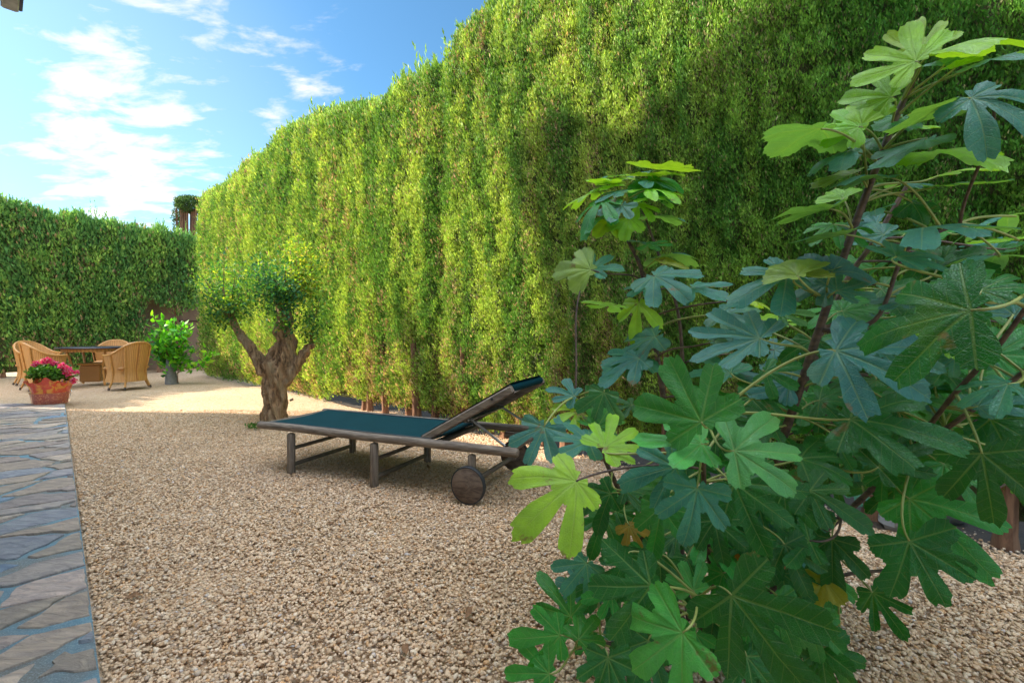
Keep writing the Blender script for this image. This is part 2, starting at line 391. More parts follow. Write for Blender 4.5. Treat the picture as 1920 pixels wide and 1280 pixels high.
def pebbles(y0, y1, dens, T, TF, size):
    parts = []; step = .25; y = y0
    XA = []; YA = []
    while y < y1:
        xa, xb = -1.18 * (y + step), 1.18 * (y + step); n = int(dens * (xb - xa) * step)
        XA.append(rng.uniform(xa, xb, n)); YA.append(rng.uniform(y, min(y + step, y1), n)); y += step
    X = np.concatenate(XA); Y = np.concatenate(YA)
    hd = (.911 * X + Y - 4.36 - .40 * (X < -.5) + .22 * (vn(X * 5, Y * 5, 33) - .5) - .35 * rng.uniform(0, 1, len(X)) ** 6) < 0
    k = (~on_path(X, Y)) & hd; X = X[k]; Y = Y[k]; n = len(X)
    s = size * np.exp(rng.normal(0, .28, n)); sc = np.stack([s * rng.uniform(.8, 1.25, n), s * rng.uniform(.6, .95, n), s * rng.uniform(.38, .65, n)], -1)
    vt = T[None] * (1 + rng.normal(0, .13, (n, len(T), 1))) * sc[:, None, :]
    a = rng.uniform(0, 6.283, n); b = rng.normal(0, .30, n); c = rng.normal(0, .30, n)
    y2 = vt[..., 1] * np.cos(b)[:, None] - vt[..., 2] * np.sin(b)[:, None]; z2 = vt[..., 1] * np.sin(b)[:, None] + vt[..., 2] * np.cos(b)[:, None]; x2 = vt[..., 0]
    x3 = x2 * np.cos(c)[:, None] + z2 * np.sin(c)[:, None]; z3 = -x2 * np.sin(c)[:, None] + z2 * np.cos(c)[:, None]
    x4 = x3 * np.cos(a)[:, None] - y2 * np.sin(a)[:, None]; y4 = x3 * np.sin(a)[:, None] + y2 * np.cos(a)[:, None]
    zz = (fbm(X * 1.6, Y * 1.6, 3) - .5) * .034 - .008 + (vn(X * 3, Y * 3, 9) - .5) * .012 + rng.uniform(-.002, .007, n)
    Vv = np.stack([x4 + X[:, None], y4 + Y[:, None], z3 + zz[:, None]], -1).reshape(-1, 3)
    Ff = (TF[None] + (np.arange(n) * len(T))[:, None, None]).reshape(-1, 3)
    ci = rng.choice(len(PEB), n, p=PW); col = (PEB[ci] * .9 + np.array([.66, .53, .38]) * .1) * rng.uniform(.84, 1.1, (n, 1)) * (1 - .10 * vn(X * 1.3, Y * 1.3, 5)[:, None])
    return Vv, Ff, np.repeat(col * np.array([1.13, .97, .83]), len(T), axis=0)
V, Fc, C = join([pebbles(1.25, 6.2, 10200, ico, icoF, .0068)])
link('gravel', npmesh('gravel', V, Fc, C), M_PEBBLE, kind='stuff', label='loose cream and tan gravel pebbles covering the garden floor', cat='gravel')

# soil strip at right; run on under the hedge as dark stand-in for shade
mb = MB()
def hb(X, off=0.0):  # point on the hedge base line, off towards the viewer
    return Vector((X - .67 * off, 4.35 - .911 * X - .74 * off, 0))
mb.grid(240, 12, lambda u, v: hb(-6.9 + 11.7 * u, -1.0 + (1.02 - .45 * max(0, 1 - u / .62) + .05 * math.sin(u * 37) + .16 * max(0, u - .72) / .28) * v) + Vector((0, 0, -.012 + .05 * (1 - v) ** 1.6 + .022 * (float(vn(u * 90, v * 9, 4)) - .5) * (1 - v * .5))))
mb.build('soil', M_SOIL, kind='structure')

# ------------------------------------------------------------------ flagstone path
mb = MB(); a0, a1, b1 = -2.5, 9.0, 3.2
def pp(a, b, z=0.0): return pa + pd * a + pn * b + Vector((0, 0, z))
def clip(poly, nx_, ny_, c_):
    out = []
    for i in range(len(poly)):
        p, q = poly[i], poly[(i + 1) % len(poly)]; dp = p[0] * nx_ + p[1] * ny_ - c_; dq = q[0] * nx_ + q[1] * ny_ - c_
        if dp <= 0: out.append(p)
        if dp * dq < 0: f_ = dp / (dp - dq); out.append((p[0] + (q[0] - p[0]) * f_, p[1] + (q[1] - p[1]) * f_))
    return out
# end of path: Y = 6.68 -> half plane in (a,b): pa.y + pd.y a + pn.y b <= 6.68
base = clip([(a0, 0), (a1, 0), (a1, b1), (a0, b1)], pd.y, pn.y, 6.68 - pa.y)
bv = [pp(a_, b_, .006) for a_, b_ in base]; bv2 = [pp(a_, b_, -.06) for a_, b_ in base]; nb = len(bv)
mb.add(bv + bv2, [tuple(range(nb))] + [(i, (i + 1) % nb + 0, nb + (i + 1) % nb, nb + i) for i in range(nb)])
mort = mb.build('path', M_MORTAR, smooth=False, kind='structure')
sa, sb = .215, .38; seeds = []
rnd = random.Random(5)
ra = int((a1 - a0) / sa); rb = int(b1 / sb) + 1
for i in range(-1, ra + 2):
    for j in range(-1, rb + 1):
        seeds.append(((i + rnd.uniform(-.6, .6)), (j + .5 * (i % 2) + rnd.uniform(-.5, .5))))
Vs = []; Fs = []; Cs = []; off = 0
STC = [(.36, .30, .27), (.33, .29, .28), (.28, .27, .29), (.42, .35, .29), (.36, .31, .26), (.24, .26, .30), (.17, .24, .33), (.40, .36, .34)]
for si, (su, sv) in enumerate(seeds):
    poly = [(su - 2, sv - 2), (su + 2, sv - 2), (su + 2, sv + 2), (su - 2, sv + 2)]
    for (tu, tv) in seeds:
        if (tu, tv) == (su, sv) or abs(tu - su) > 3 or abs(tv - sv) > 3: continue
        nx_, ny_ = tu - su, tv - sv; poly = clip(poly, nx_, ny_, (tu * tu + tv * tv - su * su - sv * sv) / 2)
        if len(poly) < 3: break
    if len(poly) < 3: continue
    poly = [(a0 + u * sa + .05 * math.sin(v * 2.3 + u * .6), v * sb) for u, v in poly]
    poly = clip(poly, 0, -1, -.008); poly = clip(poly, 0, 1, b1)
    if len(poly) < 3: continue
    poly = clip(poly, pd.y, pn.y, 6.67 - pa.y)
    if len(poly) < 3: continue
    cx_ = sum(p[0] for p in poly) / len(poly); cy_ = sum(p[1] for p in poly) / len(poly)
    pts = []
    for i in range(len(poly)):
        p, q = poly[i], poly[(i + 1) % len(poly)]; L = math.hypot(p[0] - q[0], p[1] - q[1]); k = max(2, int(L / .035))
        for s_ in range(k):
            f_ = s_ / k; pts.append((p[0] + (q[0] - p[0]) * f_, p[1] + (q[1] - p[1]) * f_))
    gap = rnd.uniform(.007, .024); n = len(pts); ring = []
    for (u, v) in pts:
        dx, dy = u - cx_, v - cy_; L = math.hypot(dx, dy) or 1; j = float(fbm(u * 9 + si, v * 9, 2)) - .5
        edge = v < .012
        k = max(.2, 1 - (gap * 1.4 + j * .075 + .006) / L)
        ring.append((cx_ + dx * k, (cy_ + dy * k) if not edge else max(.002, v * .3 + abs(j) * .02)))
    h_ = rnd.uniform(.011, .018); tl = (rnd.uniform(-.02, .02), rnd.uniform(-.012, .012))
    for (kk, zz) in ((1.0, .0), (1.0, h_ - .004), (.97, h_), (.45, h_ + .001)):
        for (u, v) in ring:
            uu, vv = cx_ + (u - cx_) * kk, cy_ + (v - cy_) * kk
            wz = 0 if zz == 0 else (float(vn(uu * 8, vv * 5, si)) - .5) * .006 + tl[0] * (uu - cx_) + tl[1] * (vv - cy_)
            Vs.append(tuple(pp(uu, vv, zz + wz)))
    Vs.append(tuple(pp(cx_, cy_, h_ + .001)))
    for r_ in range(3):
        for i in range(n): Fs.append((off + r_ * n + i, off + r_ * n + (i + 1) % n, off + (r_ + 1) * n + (i + 1) % n, off + (r_ + 1) * n + i))
    for i in range(0, n): Fs.append((off + 3 * n + i, off + 3 * n + (i + 1) % n, off + 4 * n, off + 4 * n))
    c = np.array(STC[rnd.choices(range(8), (5, 3, 3, 5, 4, 2, 2, 3))[0]]) * rnd.uniform(1.1, 1.75) * np.array([1.10, .99, .89])
    Cs += [tuple(c)] * (4 * n + 1); off = len(Vs)
me = bpy.data.meshes.new('flagstones'); me.from_pydata(Vs, [], [f if f[2] != f[3] else f[:3] for f in Fs])
at = me.color_attributes.new('tint', 'FLOAT_COLOR', 'POINT'); cc = np.ones((len(Vs), 4), np.float32); cc[:, :3] = Cs; at.data.foreach_set('color', cc.ravel())
link('paving', me, M_FLAG, smooth=False, kind='structure')

# ------------------------------------------------------------------ hedges
def hedge(name, A, B, nrm, hfun, thick, dens0, size0, palette, label, cat, seed, lodd=3.2, ruff=1.0, zlow=.05, trunks=(), gapf=None, shoots=0, pill=.5, group=None, bend=None):
    A = np.array(A, float); B = np.array(B, float); Lh = np.linalg.norm(B - A); tdir = (B - A) / Lh; nrm = np.array(nrm, float)
    Rr = .24
    def disp(u, z):
        k = u / pill; cell = np.floor(k); fx = k - cell
        pil = 0.0
        return ruff * (pil + (fbm(u * .9, z * .9, seed) - .5) * .09 + (fbm(u * 10 + vn(u * 2, z * 2, seed) * 1.2, z * 2.6, seed + 1) - .5) * .045 + (fbm(u * 16, z * 9, seed + 2) - .5) * .17)
    def surf(u, s, extra=0):
        H = hfun(u); s1 = H - Rr; arc = Rr * math.pi / 2
        th = np.clip((s - s1) / Rr, 0, math.pi / 2); back = np.clip(s - s1 - arc, 0, None)
        z = np.minimum(s, s1) + Rr * np.sin(th); outw = -Rr * (1 - np.cos(th)) - back
        nz_ = np.sin(th); nh = np.cos(th)
        dd = disp(u, np.minimum(s, H)) + extra
        lowk = np.clip((.55 - s) / .55, 0, 1); dd = dd - lowk ** 2 * .13
        bo = np.zeros_like(u) if bend is None else bend(u)
        pos = A[None] + tdir[None] * u[:, None]
        pos = np.concatenate([pos, z[:, None]], 1)
        pos[:, :2] += nrm[None] * (outw + dd * nh + bo)[:, None]; pos[:, 2] += dd * nz_ * .9
        N3 = np.stack([nrm[0] * nh, nrm[1] * nh, nz_], -1)
        return pos, N3
    root = empty(name, (float(A[0]), float(A[1]), 0), label=label, cat=cat, group=group)
    Minv = np.array([A[0], A[1], 0])
    # core
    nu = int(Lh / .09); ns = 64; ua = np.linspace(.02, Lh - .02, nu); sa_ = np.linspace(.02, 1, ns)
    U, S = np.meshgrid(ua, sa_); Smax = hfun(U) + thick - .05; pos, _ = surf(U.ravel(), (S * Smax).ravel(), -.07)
    if gapf is not None:
        zz = pos[:, 2]; g = gapf(U.ravel(), zz); pos[:, :2] -= nrm[None] * (g * .0)[:, None]
    pos -= Minv; idx = np.arange(nu * ns).reshape(ns, nu); Fc = np.stack([idx[:-1, :-1], idx[:-1, 1:], idx[1:, 1:], idx[1:, :-1]], -1).reshape(-1, 4)
    if gapf is not None:
        fc = pos[Fc].mean(1) + Minv; uu = (fc[:, :2] - A[None]) @ tdir; Fc = Fc[gapf(uu, fc[:, 2]) < .5]
    link('inner_growth', npmesh('inner_growth', pos, Fc), M_CORE, root)
    # sprigs
    area = Lh * (hfun(np.array([Lh / 2]))[0] + .7); n = int(area * dens0)
    u = rng.uniform(0, Lh, n); s = rng.uniform(0, 1, n) * (hfun(u) + .55)
    pos, N3 = surf(u, s); dist = np.linalg.norm(pos - np.array([0, 0, 1.04]), axis=1); lod = np.clip(dist / lodd, .75, 2.6)
    keep = rng.uniform(0, 1, n) < 1 / lod ** 2 / (1 / .75 ** 2)
    zb = zlow + .20 * vn(u * 3.1, u * 0, seed + 8) * (vn(u * 1.1, u * 0, seed + 9) > .35) + (.08 * np.clip((u - u_at(1560)) / .4, 0, 1) if zlow < .1 else 0)
    if zlow < .1: zb = zb * np.clip((u - u_at(600)) / .5, .12, 1)
    thin = fbm(u * 5, pos[:, 2] * 1.4, seed + 11)
    keep &= (pos[:, 2] > zb) & ((thin > .27) | (rng.uniform(0, 1, n) < .5))
    if gapf is not None: keep &= gapf(u, pos[:, 2]) < rng.uniform(.3, .7, n)
    u, s, pos, N3, lod = u[keep], s[keep], pos[keep], N3[keep], lod[keep]; n = len(u); H = hfun(u)
    t3 = np.array([tdir[0], tdir[1], 0.0])
    pos = pos + N3 * rng.uniform(-.05, .025, n)[:, None] * ruff
    zrel = pos[:, 2]
    # colour: vertical streaks of fresh, old and dead growth
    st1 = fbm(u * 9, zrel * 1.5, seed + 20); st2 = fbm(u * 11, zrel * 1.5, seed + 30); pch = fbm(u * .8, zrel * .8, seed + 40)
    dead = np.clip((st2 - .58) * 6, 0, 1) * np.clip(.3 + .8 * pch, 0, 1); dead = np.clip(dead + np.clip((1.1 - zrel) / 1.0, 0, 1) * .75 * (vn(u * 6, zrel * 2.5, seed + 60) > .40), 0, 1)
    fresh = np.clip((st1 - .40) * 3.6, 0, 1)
    if zlow < .1: fresh = fresh * (1 - .5 * np.clip((u - u_at(1180)) / 1.5, 0, 1))  # less fresh tint towards the right, part of the painted shade
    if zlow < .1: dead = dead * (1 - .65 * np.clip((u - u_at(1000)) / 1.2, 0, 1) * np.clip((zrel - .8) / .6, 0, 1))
    g0, g1, dd_, yy = [np.array(c) for c in palette]
    K = 5; parts = []
    for k in range(K):
        r1 = rng.normal(0, 1, (n, 3)); topk = np.clip((s - (H - .35)) / .35, 0, 1)
        d = unit(np.array([0, 0, 1.0])[None] * (.95 + .2 * topk[:, None]) + N3 * rng.uniform(.1, .8, n)[:, None] + t3[None] * rng.normal(0, .35, n)[:, None] + r1 * .16)
        sd = unit(np.cross(d, r1))
        L = size0 * lod * rng.uniform(.6, 1.35, n); Wd = L * rng.uniform(.30, .48, n)
        base = pos + r1 * (size0 * lod * .55)[:, None]
        cm = g0[None] * (1 - fresh[:, None]) + g1[None] * fresh[:, None]
        yk = rng.uniform(0, 1, n)[:, None] ** 2 * .6 * (.3 + fresh[:, None]); cm = cm * (1 - yk) + yy[None] * yk
        isd = (rng.uniform(0, 1, n) < dead * .55 + .025)[:, None]; cm = np.where(isd, dd_[None] * rng.uniform(.6, 1.3, (n, 1)), cm)
        cm = cm * rng.uniform(.5, 1.32, (n, 1))
        if zlow < .1: cm = cm * (1 - np.clip((u - u_at(1120)) / 1.6, 0, 1)[:, None] * np.array([.44, .16, .34])[None])  # right part of the foliage colour darkened to deepen its shade
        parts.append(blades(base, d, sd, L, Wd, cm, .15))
    # long shoots along the top edge
    if shoots:
        m = int(Lh * shoots); us = rng.uniform(0, Lh, m); ss = hfun(us) + rng.uniform(-.25, .35, m); ps, Ns = surf(us, ss)
        ls = rng.uniform(.04, .14, m) * (1 + 1.3 * (rng.uniform(0, 1, m) > .96)) * (1.0 if zlow < .1 else 1.7) * (.7 + .9 * vn(us * 1.7, us * 0, seed + 50))
        ax = unit(np.array([0, 0, 1.0])[None] + Ns * .25 + rng.normal(0, .22, (m, 3)))
        for k in range(9):
            f_ = k / 9; r1 = rng.normal(0, 1, (m, 3)); d = unit(ax + r1 * .30); sd = unit(np.cross(d, r1))
            L = np.clip(ls * .5, .03, .12) * (1.1 - .5 * f_)
            parts.append(blades(ps + ax * (ls * f_)[:, None], d, sd, L, L * .28, (g0 * .55 + g1 * .45)[None] * rng.uniform(.7, 1.2, (m, 1)), .1))
    V, Fc, C = join(parts); V = V - Minv
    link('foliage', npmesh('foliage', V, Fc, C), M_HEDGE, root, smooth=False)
    for ut in trunks:
        mbt = MB(); r0 = random.uniform(.038, .065); q = A + tdir * ut + nrm * random.uniform(-.16, .0) + (nrm * float(bend(np.array([ut]))[0]) if bend else 0); lean = random.uniform(-.05, .05)
        mbt.tube([(q[0] - A[0], q[1] - A[1], -.03), (q[0] - A[0], q[1] - A[1], .05), (q[0] + lean * .3 - A[0], q[1] - A[1], .3), (q[0] + lean - A[0], q[1] - A[1], .9)], [r0 * 1.35, r0 * 1.1, r0 * .9, r0 * .7], 10,
                 wob=lambda a, L: .10 * math.sin(a * 3 + L * 6) + .06 * math.sin(a * 7))
        mbt.build('trunk', M_TRUNK, root)
    return root

# long lit hedge. u = 0 at the far end
HA = np.array([-7.35, 4.35 + .911 * 7.35]); HB = np.array([4.6, 4.35 - .911 * 4.6]); HL = np.linalg.norm(HB - HA); HT = (HB - HA) / HL
HN = np.array([-.673, -.739])
prof = [(375, 357), (397, 350), (425, 335), (452, 300), (487, 275), (520, 240), (570, 215), (590, 205), (630, 192), (700, 175), (720, 160), (750, 130), (780, 112), (815, 101), (826, 104), (831, 70), (865, 35), (900, 0)]
pu = []; phh = []
for x, y in prof:
    k = (x - CX) / F; Y = 4.35 / (1 + .911 * k); q = np.array([k * Y, Y]); pu.append(float((q - HA) @ HT)); phh.append(CAMH + (HY - y) / F * Y - .05)
pu = np.array(pu + [HL]); phh = np.array(phh + [4.32])
def h_main(u): return np.interp(u, pu, phh) + (fbm(np.asarray(u) * 3, np.asarray(u) * 0, 77) - .5) * .12 + (vn(np.asarray(u) * 9, np.asarray(u) * 0, 78) - .5) * .09
def u_at(x):
    k = (x - CX) / F; Y = 4.35 / (1 + .911 * k); return float((np.array([k * Y, Y]) - HA) @ HT)
def bend_main(u): return -.07 * np.exp(-((u - u_at(822)) / .10) ** 2)
tr = [u_at(x) for x in (668, 684, 712, 748, 778, 806, 838, 868, 900, 932, 962, 1000, 1050, 1120, 1250, 1420, 1640, 1890)]
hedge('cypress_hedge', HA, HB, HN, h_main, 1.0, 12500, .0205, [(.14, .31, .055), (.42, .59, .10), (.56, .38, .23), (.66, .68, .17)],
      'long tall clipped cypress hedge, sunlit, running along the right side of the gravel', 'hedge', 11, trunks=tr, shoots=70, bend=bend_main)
# shaded hedge at the back, left
BA = np.array([-12.6, 9.75]); BB = np.array([-8.25, 12.5]); BL = np.linalg.norm(BB - BA)
BT = (BB - BA) / BL; BN = np.array([BT[1], -BT[0]])
def ub_at(x):
    k = (x - CX) / F; # intersect ray with back line
    # A + T u = (kY, Y)
    return float((k * BA[1] - BA[0]) / (BT[0] - k * BT[1]))
bp = [(-60, 360), (0, 362), (40, 385), (90, 402), (150, 405), (200, 415), (250, 420), (300, 432), (335, 440), (375, 452)]
bu = np.array([ub_at(x) for x, y in bp]); bh = np.array([CAMH + (HY - y) / F * (BA[1] + BT[1] * ub_at(x)) - .06 for x, y in bp])
def h_back(u): return np.interp(u, bu, bh) + (fbm(np.asarray(u) * 4, np.asarray(u) * 0, 57) - .5) * .30 + (vn(np.asarray(u) * 11, np.asarray(u) * 0, 58) - .5) * .14
ug = ub_at(262)
def gap_back(u, z):
    top = 1.95 - .35 * np.sin((u - ug) * 2.2) + (fbm(u * 5, z * 5, 91) - .5) * 1.0
    inside = 1 / (1 + np.exp(-(u - ug - .05 - .1 * vn(z * 5, z * 0, 3)) * 25)); low = 1 / (1 + np.exp((z - top) * 14))
    hole = ((fbm(u * 3.2, z * 3.2, 95) > .73) & (z > 2.0)).astype(float)
    return np.maximum(inside * low, hole * 0)
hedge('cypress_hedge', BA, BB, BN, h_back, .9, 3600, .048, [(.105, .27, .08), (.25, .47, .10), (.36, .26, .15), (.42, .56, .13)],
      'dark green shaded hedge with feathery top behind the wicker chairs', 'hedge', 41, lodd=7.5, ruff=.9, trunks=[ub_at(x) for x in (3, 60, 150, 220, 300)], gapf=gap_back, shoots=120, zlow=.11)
# unseen hedge return added on the far left to shade the chairs
LA = np.array([-12.5, 6.95]); LB = np.array([-11.95, 10.95]); LT = (LB - LA) / np.linalg.norm(LB - LA)
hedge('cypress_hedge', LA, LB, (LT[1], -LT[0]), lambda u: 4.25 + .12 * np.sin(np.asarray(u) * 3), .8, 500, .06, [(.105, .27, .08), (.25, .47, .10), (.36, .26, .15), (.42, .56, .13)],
      'unseen short dark hedge at the far left, added to shade the chairs', 'hedge', 61, lodd=7)

# garden wall seen through the gap
q0 = Vector((BA[0], BA[1], 0)); d0 = Vector((BT[0], BT[1], 0)); nb_ = Vector((BN[0], BN[1], 0))
ang = math.atan2(d0.y, d0.x)
wr = empty('garden_wall', tuple(q0 + d0 * (ug + 1.2) - nb_ * .55), ang, label='low brown plastered garden wall seen through the gap in the back hedge', cat='wall')
mb = MB(); mb.box((0, 0, 1.15), (3.4, .2, 2.3), bev=.01); mb.build('wall_panel', M_WALL, wr, smooth=False)
mb = MB(); mb.box((0, -.112, 1.30), (3.4, .02, .04)); mb.build('ledge', M_DARKWOOD, wr, smooth=False)
for x in (-.45, .55, 1.1):
    mb = MB(); mb.tube([(x, -.22, -.02), (x + .03, -.22, .8), (x - .04, -.2, 1.7), (x + .02, -.15, 2.6)], [.05, .04, .035, .03], 8, wob=lambda a, L: .12 * math.sin(a * 3 + L * 8))
    c_ = mb.build('bare_climbing_stem', M_TRUNK, wr)

# clipped tree with bare trunks rising behind the corner
ct = empty('clipped_tree', tuple(P(354, 700, 14.0).to_2d().to_3d()), label='clipped cypress with bare grey stems standing behind the hedge corner', cat='tree')
for i in range(22):
    mb = MB(); x = -.24 + .029 * i + random.uniform(-.02, .02); y = random.uniform(-.15, .15)
    mb.tube([(x * .3, y * .3, -.02), (x * .5, y, 1.8), (x, y, 3.6), (x * 1.2, y, 4.65)], [.036, .036, .034, .030], 6); mb.build('stem', M_TRUNK, ct)
n = 5200; p = rng.normal(0, 1, (n, 3)); p = unit(p) * rng.uniform(.5, 1, (n, 1)) ** .5 * np.array([.42, .4, .26]) + np.array([0.05, 0, 4.78]); p[:, 2] = np.minimum(p[:, 2], 4.98 + .02 * rng.normal(0, 1, n))
side = n // 3; p[:side] = np.stack([rng.choice([-1, 1], side) * rng.uniform(.30, .44, side) + .05, rng.uniform(-.2, .2, side), rng.uniform(3.5, 4.6, side)], -1)
r1 = rng.normal(0, 1, (n, 3)); d = unit(r1 + np.array([0, 0, 1.2])); V, Fc, C = blades(p, d, unit(np.cross(d, rng.normal(0, 1, (n, 3)))), rng.uniform(.06, .11, n), rng.uniform(.02, .035, n), np.array([(.06, .12, .03)]) * rng.uniform(.6, 1.5, (n, 1)))
link('crown', npmesh('crown', V, Fc, C), M_HEDGE, ct, smooth=False)

# ------------------------------------------------------------------ house (outside the frame; only its canopy corner shows)
C0 = Vector((-8.15, 6.40, 0)); fd = Vector((.74, -.6726, 0)).normalized(); fn = Vector((-.6726, -.74, 0)).normalized()
hs = empty('house', tuple(C0), math.atan2(fd.y, fd.x), label='white rendered house with a tiled roof, only its grey canopy corner showing', cat='house')
# local x along facade, local +y towards the garden
mb = MB()
mb.box((2.2, -2.0, 1.9), (4.4, 4.0, 3.8)); mb.box((8.7, -4.5, 1.9), (8.6, 2.0, 3.8)); mb.box((8.0, -2.2, 4.35), (9.6, 3.6, .9)); mb.build('wall', M_HOUSE, hs, smooth=False)
mb = MB(); mb.box((6.4, -2.5, 3.87), (12.8, 5.0, .12)); mb.build('eave_slab', M_HOUSE, hs, smooth=False)
mb = MB()
mb.box((9.4, -1.3, 5.62), (10.2, 2.2, 2.04), bev=.02); mb.build('upper_storey', M_HOUSE, hs, smooth=False)
mb = MB(); mb.box((9.5, -1.3, 6.70), (11.4, 2.5, .12)); mb.build('roof', M_TILE, hs, smooth=False)
for x in (6.0, 12.4):
    mb = MB(); mb.box((x, -.2, 1.9), (.22, .22, 3.8), bev=.01); mb.build('post', M_HOUSE, hs, smooth=False)
# canopy whose corner enters the picture
cc_ = P(35, 25, 2.66)
ct2 = Vector((cc_.x - C0.x, cc_.y - C0.y, 0)); cxl = ct2.dot(fd); cyl = ct2.dot(-fn)
mb = MB(); mb.box((cxl + 1.6, cyl - .55, cc_.z + .055), (3.2, 1.1, .05), bev=.006); mb.box((cxl + 1.6, cyl - .6, cc_.z + .125), (3.1, 1.0, .06)); mb.build('canopy', M_EAVE, hs, smooth=False)
mb = MB(); mb.box((cxl + 1.6, cyl - .035, cc_.z + .012), (3.2, .07, .03), bev=.006); mb.build('canopy_trim', M_EAVE, hs, smooth=False)
mb = MB(); mb.tube([(cxl + .02, cyl - .02, cc_.z + .10), (cxl + .02, cyl - .02, cc_.z + .9)], .012, 8); mb.build('canopy_pole', M_GUTTER, hs)
mb = MB(); mb.box((cxl + 1.6, cyl + .006, cc_.z + .07), (3.24, .02, .10), bev=.004); mb.build('gutter', M_GUTTER, hs, smooth=False)
# tree beside the house: its crown throws the ragged shadow on the hedge
ot = empty('leafy_tree', tuple(C0 + fd * 4.0 - fn * -.1), label='tall dense tree close to the house, out of the picture at left', cat='tree')
outl = [(1108, 800), (1112, 700), (1112, 620), (1090, 540), (1072, 460), (1045, 395), (1020, 345), (1003, 290), (985, 240), (1005, 215), (1050, 205), (1085, 195), (1130, 215), (1175, 185), (1240, 175), (1255, 125), (1310, 115), (1370, 108), (1392, 60), (1440, 35), (1480, -20)]
fill = [(1150, 700), (1150, 560), (1130, 440), (1110, 340), (1080, 270), (1180, 260), (1200, 400), (1240, 560), (1260, 300), (1330, 220), (1340, 420), (1420, 160), (1450, 320), (1500, 90), (1520, 240), (1560, 120), (1600, 20), (1650, 200), (1200, 800), (1330, 700), (1700, 60), (1800, 100),(1450,550)]
dh = (3.215 + .72) / .585 - .35
lump = []
for i, (x, y) in enumerate(outl + fill):
    x += 42; y += (72 if i < len(outl) else 105) + 48 * max(0, min(1, (x - 1080) / 120)) * (y < 300)
    k = (x - CX) / F; Y = 4.35 / (1 + .911 * k); q = Vector((k * Y, Y, CAMH + (HY - y) / F * Y)); rad = .13 if i < len(outl) else .36
    p_ = q + sh * dh; p_.z += dh * math.tan(R(SUN_EL)); lump.append((p_, rad))
LPp = []
for p_, rad in lump:
    m = int(1300 * (rad / .13) ** 1.55); pts = unit(rng.normal(0, 1, (m, 3))) * rad * rng.uniform(.55, 1.25, (m, 1)); pts = pts + np.array(p_); LPp.append(pts)
pts = np.concatenate(LPp); n = len(pts); r1 = rng.normal(0, 1, (n, 3)); d = unit(r1)
V, Fc, C = blades(pts, d, unit(np.cross(d, rng.normal(0, 1, (n, 3)))), rng.uniform(.07, .13, n), rng.uniform(.05, .08, n), np.array([(.05, .11, .03)]) * rng.uniform(.6, 1.4, (n, 1)))
for p_, rad in lump:
    k_ = .85 if rad > .2 else 1.0; m = len(ico); parts_ = (unit(ico) * rad * k_ + np.array(p_))
    tri = icoF; V = np.concatenate([V, parts_]); 
    Fc = np.concatenate([Fc, np.concatenate([tri, tri[:, 2:3]], 1) + len(V) - m]); C = np.concatenate([C, np.full((m, 3), .06)])
V = V - np.array(ot.location)
link('crown', npmesh('crown', V, Fc, C), M_HEDGE, ot, smooth=False)
mb = MB(); mb.tube([(0, 0, -.02), (.05, .02, 1.5), (-.1, .0, 3.2), (.0, .1, 5.2)], [.16, .12, .10, .06], 10); mb.build('trunk', M_BARK, ot)

# ------------------------------------------------------------------ sun lounger
L0 = Vector((-1.90, 3.57, 0)); lx = Vector((.919, -.393, 0)).normalized()
lo = empty('sun_lounger', tuple(L0), math.atan2(lx.y, lx.x), label='weathered wooden sun lounger with dark teal sling, raised back and two wheels on the gravel', cat='sun lounger')
LW = .64; ZR = .325
def part(name, fn_, mat, parent=lo, smooth=True, **kw):
    m_ = MB(); fn_(m_); return m_.build(name, mat, parent, smooth, **kw)
for y in (0, LW):
    part('side_rail', lambda m, y=y: m.tube([(i * .235 - .02, y, ZR + .002 * math.sin(i)) for i in range(10)], .028, 14, round_end=True), M_WOODX)
part('foot_rail', lambda m: m.tube([(.035, .027, ZR), (.035, LW - .027, ZR)], .024, 12), M_WOODY)
part('head_rail', lambda m: m.tube([(2.03, .027, ZR), (2.03, LW - .027, ZR)], .022, 12), M_WOODY)
part('mid_rail', lambda m: m.box((1.50, LW / 2, ZR - .012), (.05, LW - .05, .028), bev=.005), M_WOODY)
for x in (.30, 1.06):
    for y in (0, LW):
        part('leg', lambda m, x=x, y=y: m.tube([(x, y, .0), (x, y, .275)], .0285, 14, round_end=True), M_WOODZ)
    part('stretcher', lambda m, x=x: m.tube([(x, .02, .175), (x, LW - .02, .175)], .0145, 10), M_WOODY)
    part('stretcher', lambda m, x=x: m.tube([(x, .02, .055), (x, LW - .02, .055)], .0155, 10), M_WOODY)
def slg(m):
    def f(u, v):
        return (.05 + u * 1.45, .022 + v * (LW - .044), ZR + .024 - .012 * math.sin(math.pi * v) - .004 * math.sin(math.pi * u))
    m.grid(30, 14, f); m.grid(30, 14, lambda u, v: (f(u, v)[0], f(u, v)[1], f(u, v)[2] - .004))
part('sling_fabric', slg, M_SLING)
part('sling_hem', lambda m: (m.tube([(.05, .03, ZR + .021), (1.49, .03, ZR + .021)], .006, 6), m.tube([(.05, LW - .03, ZR + .021), (1.49, LW - .03, ZR + .021)], .006, 6)), M_RUBBER)
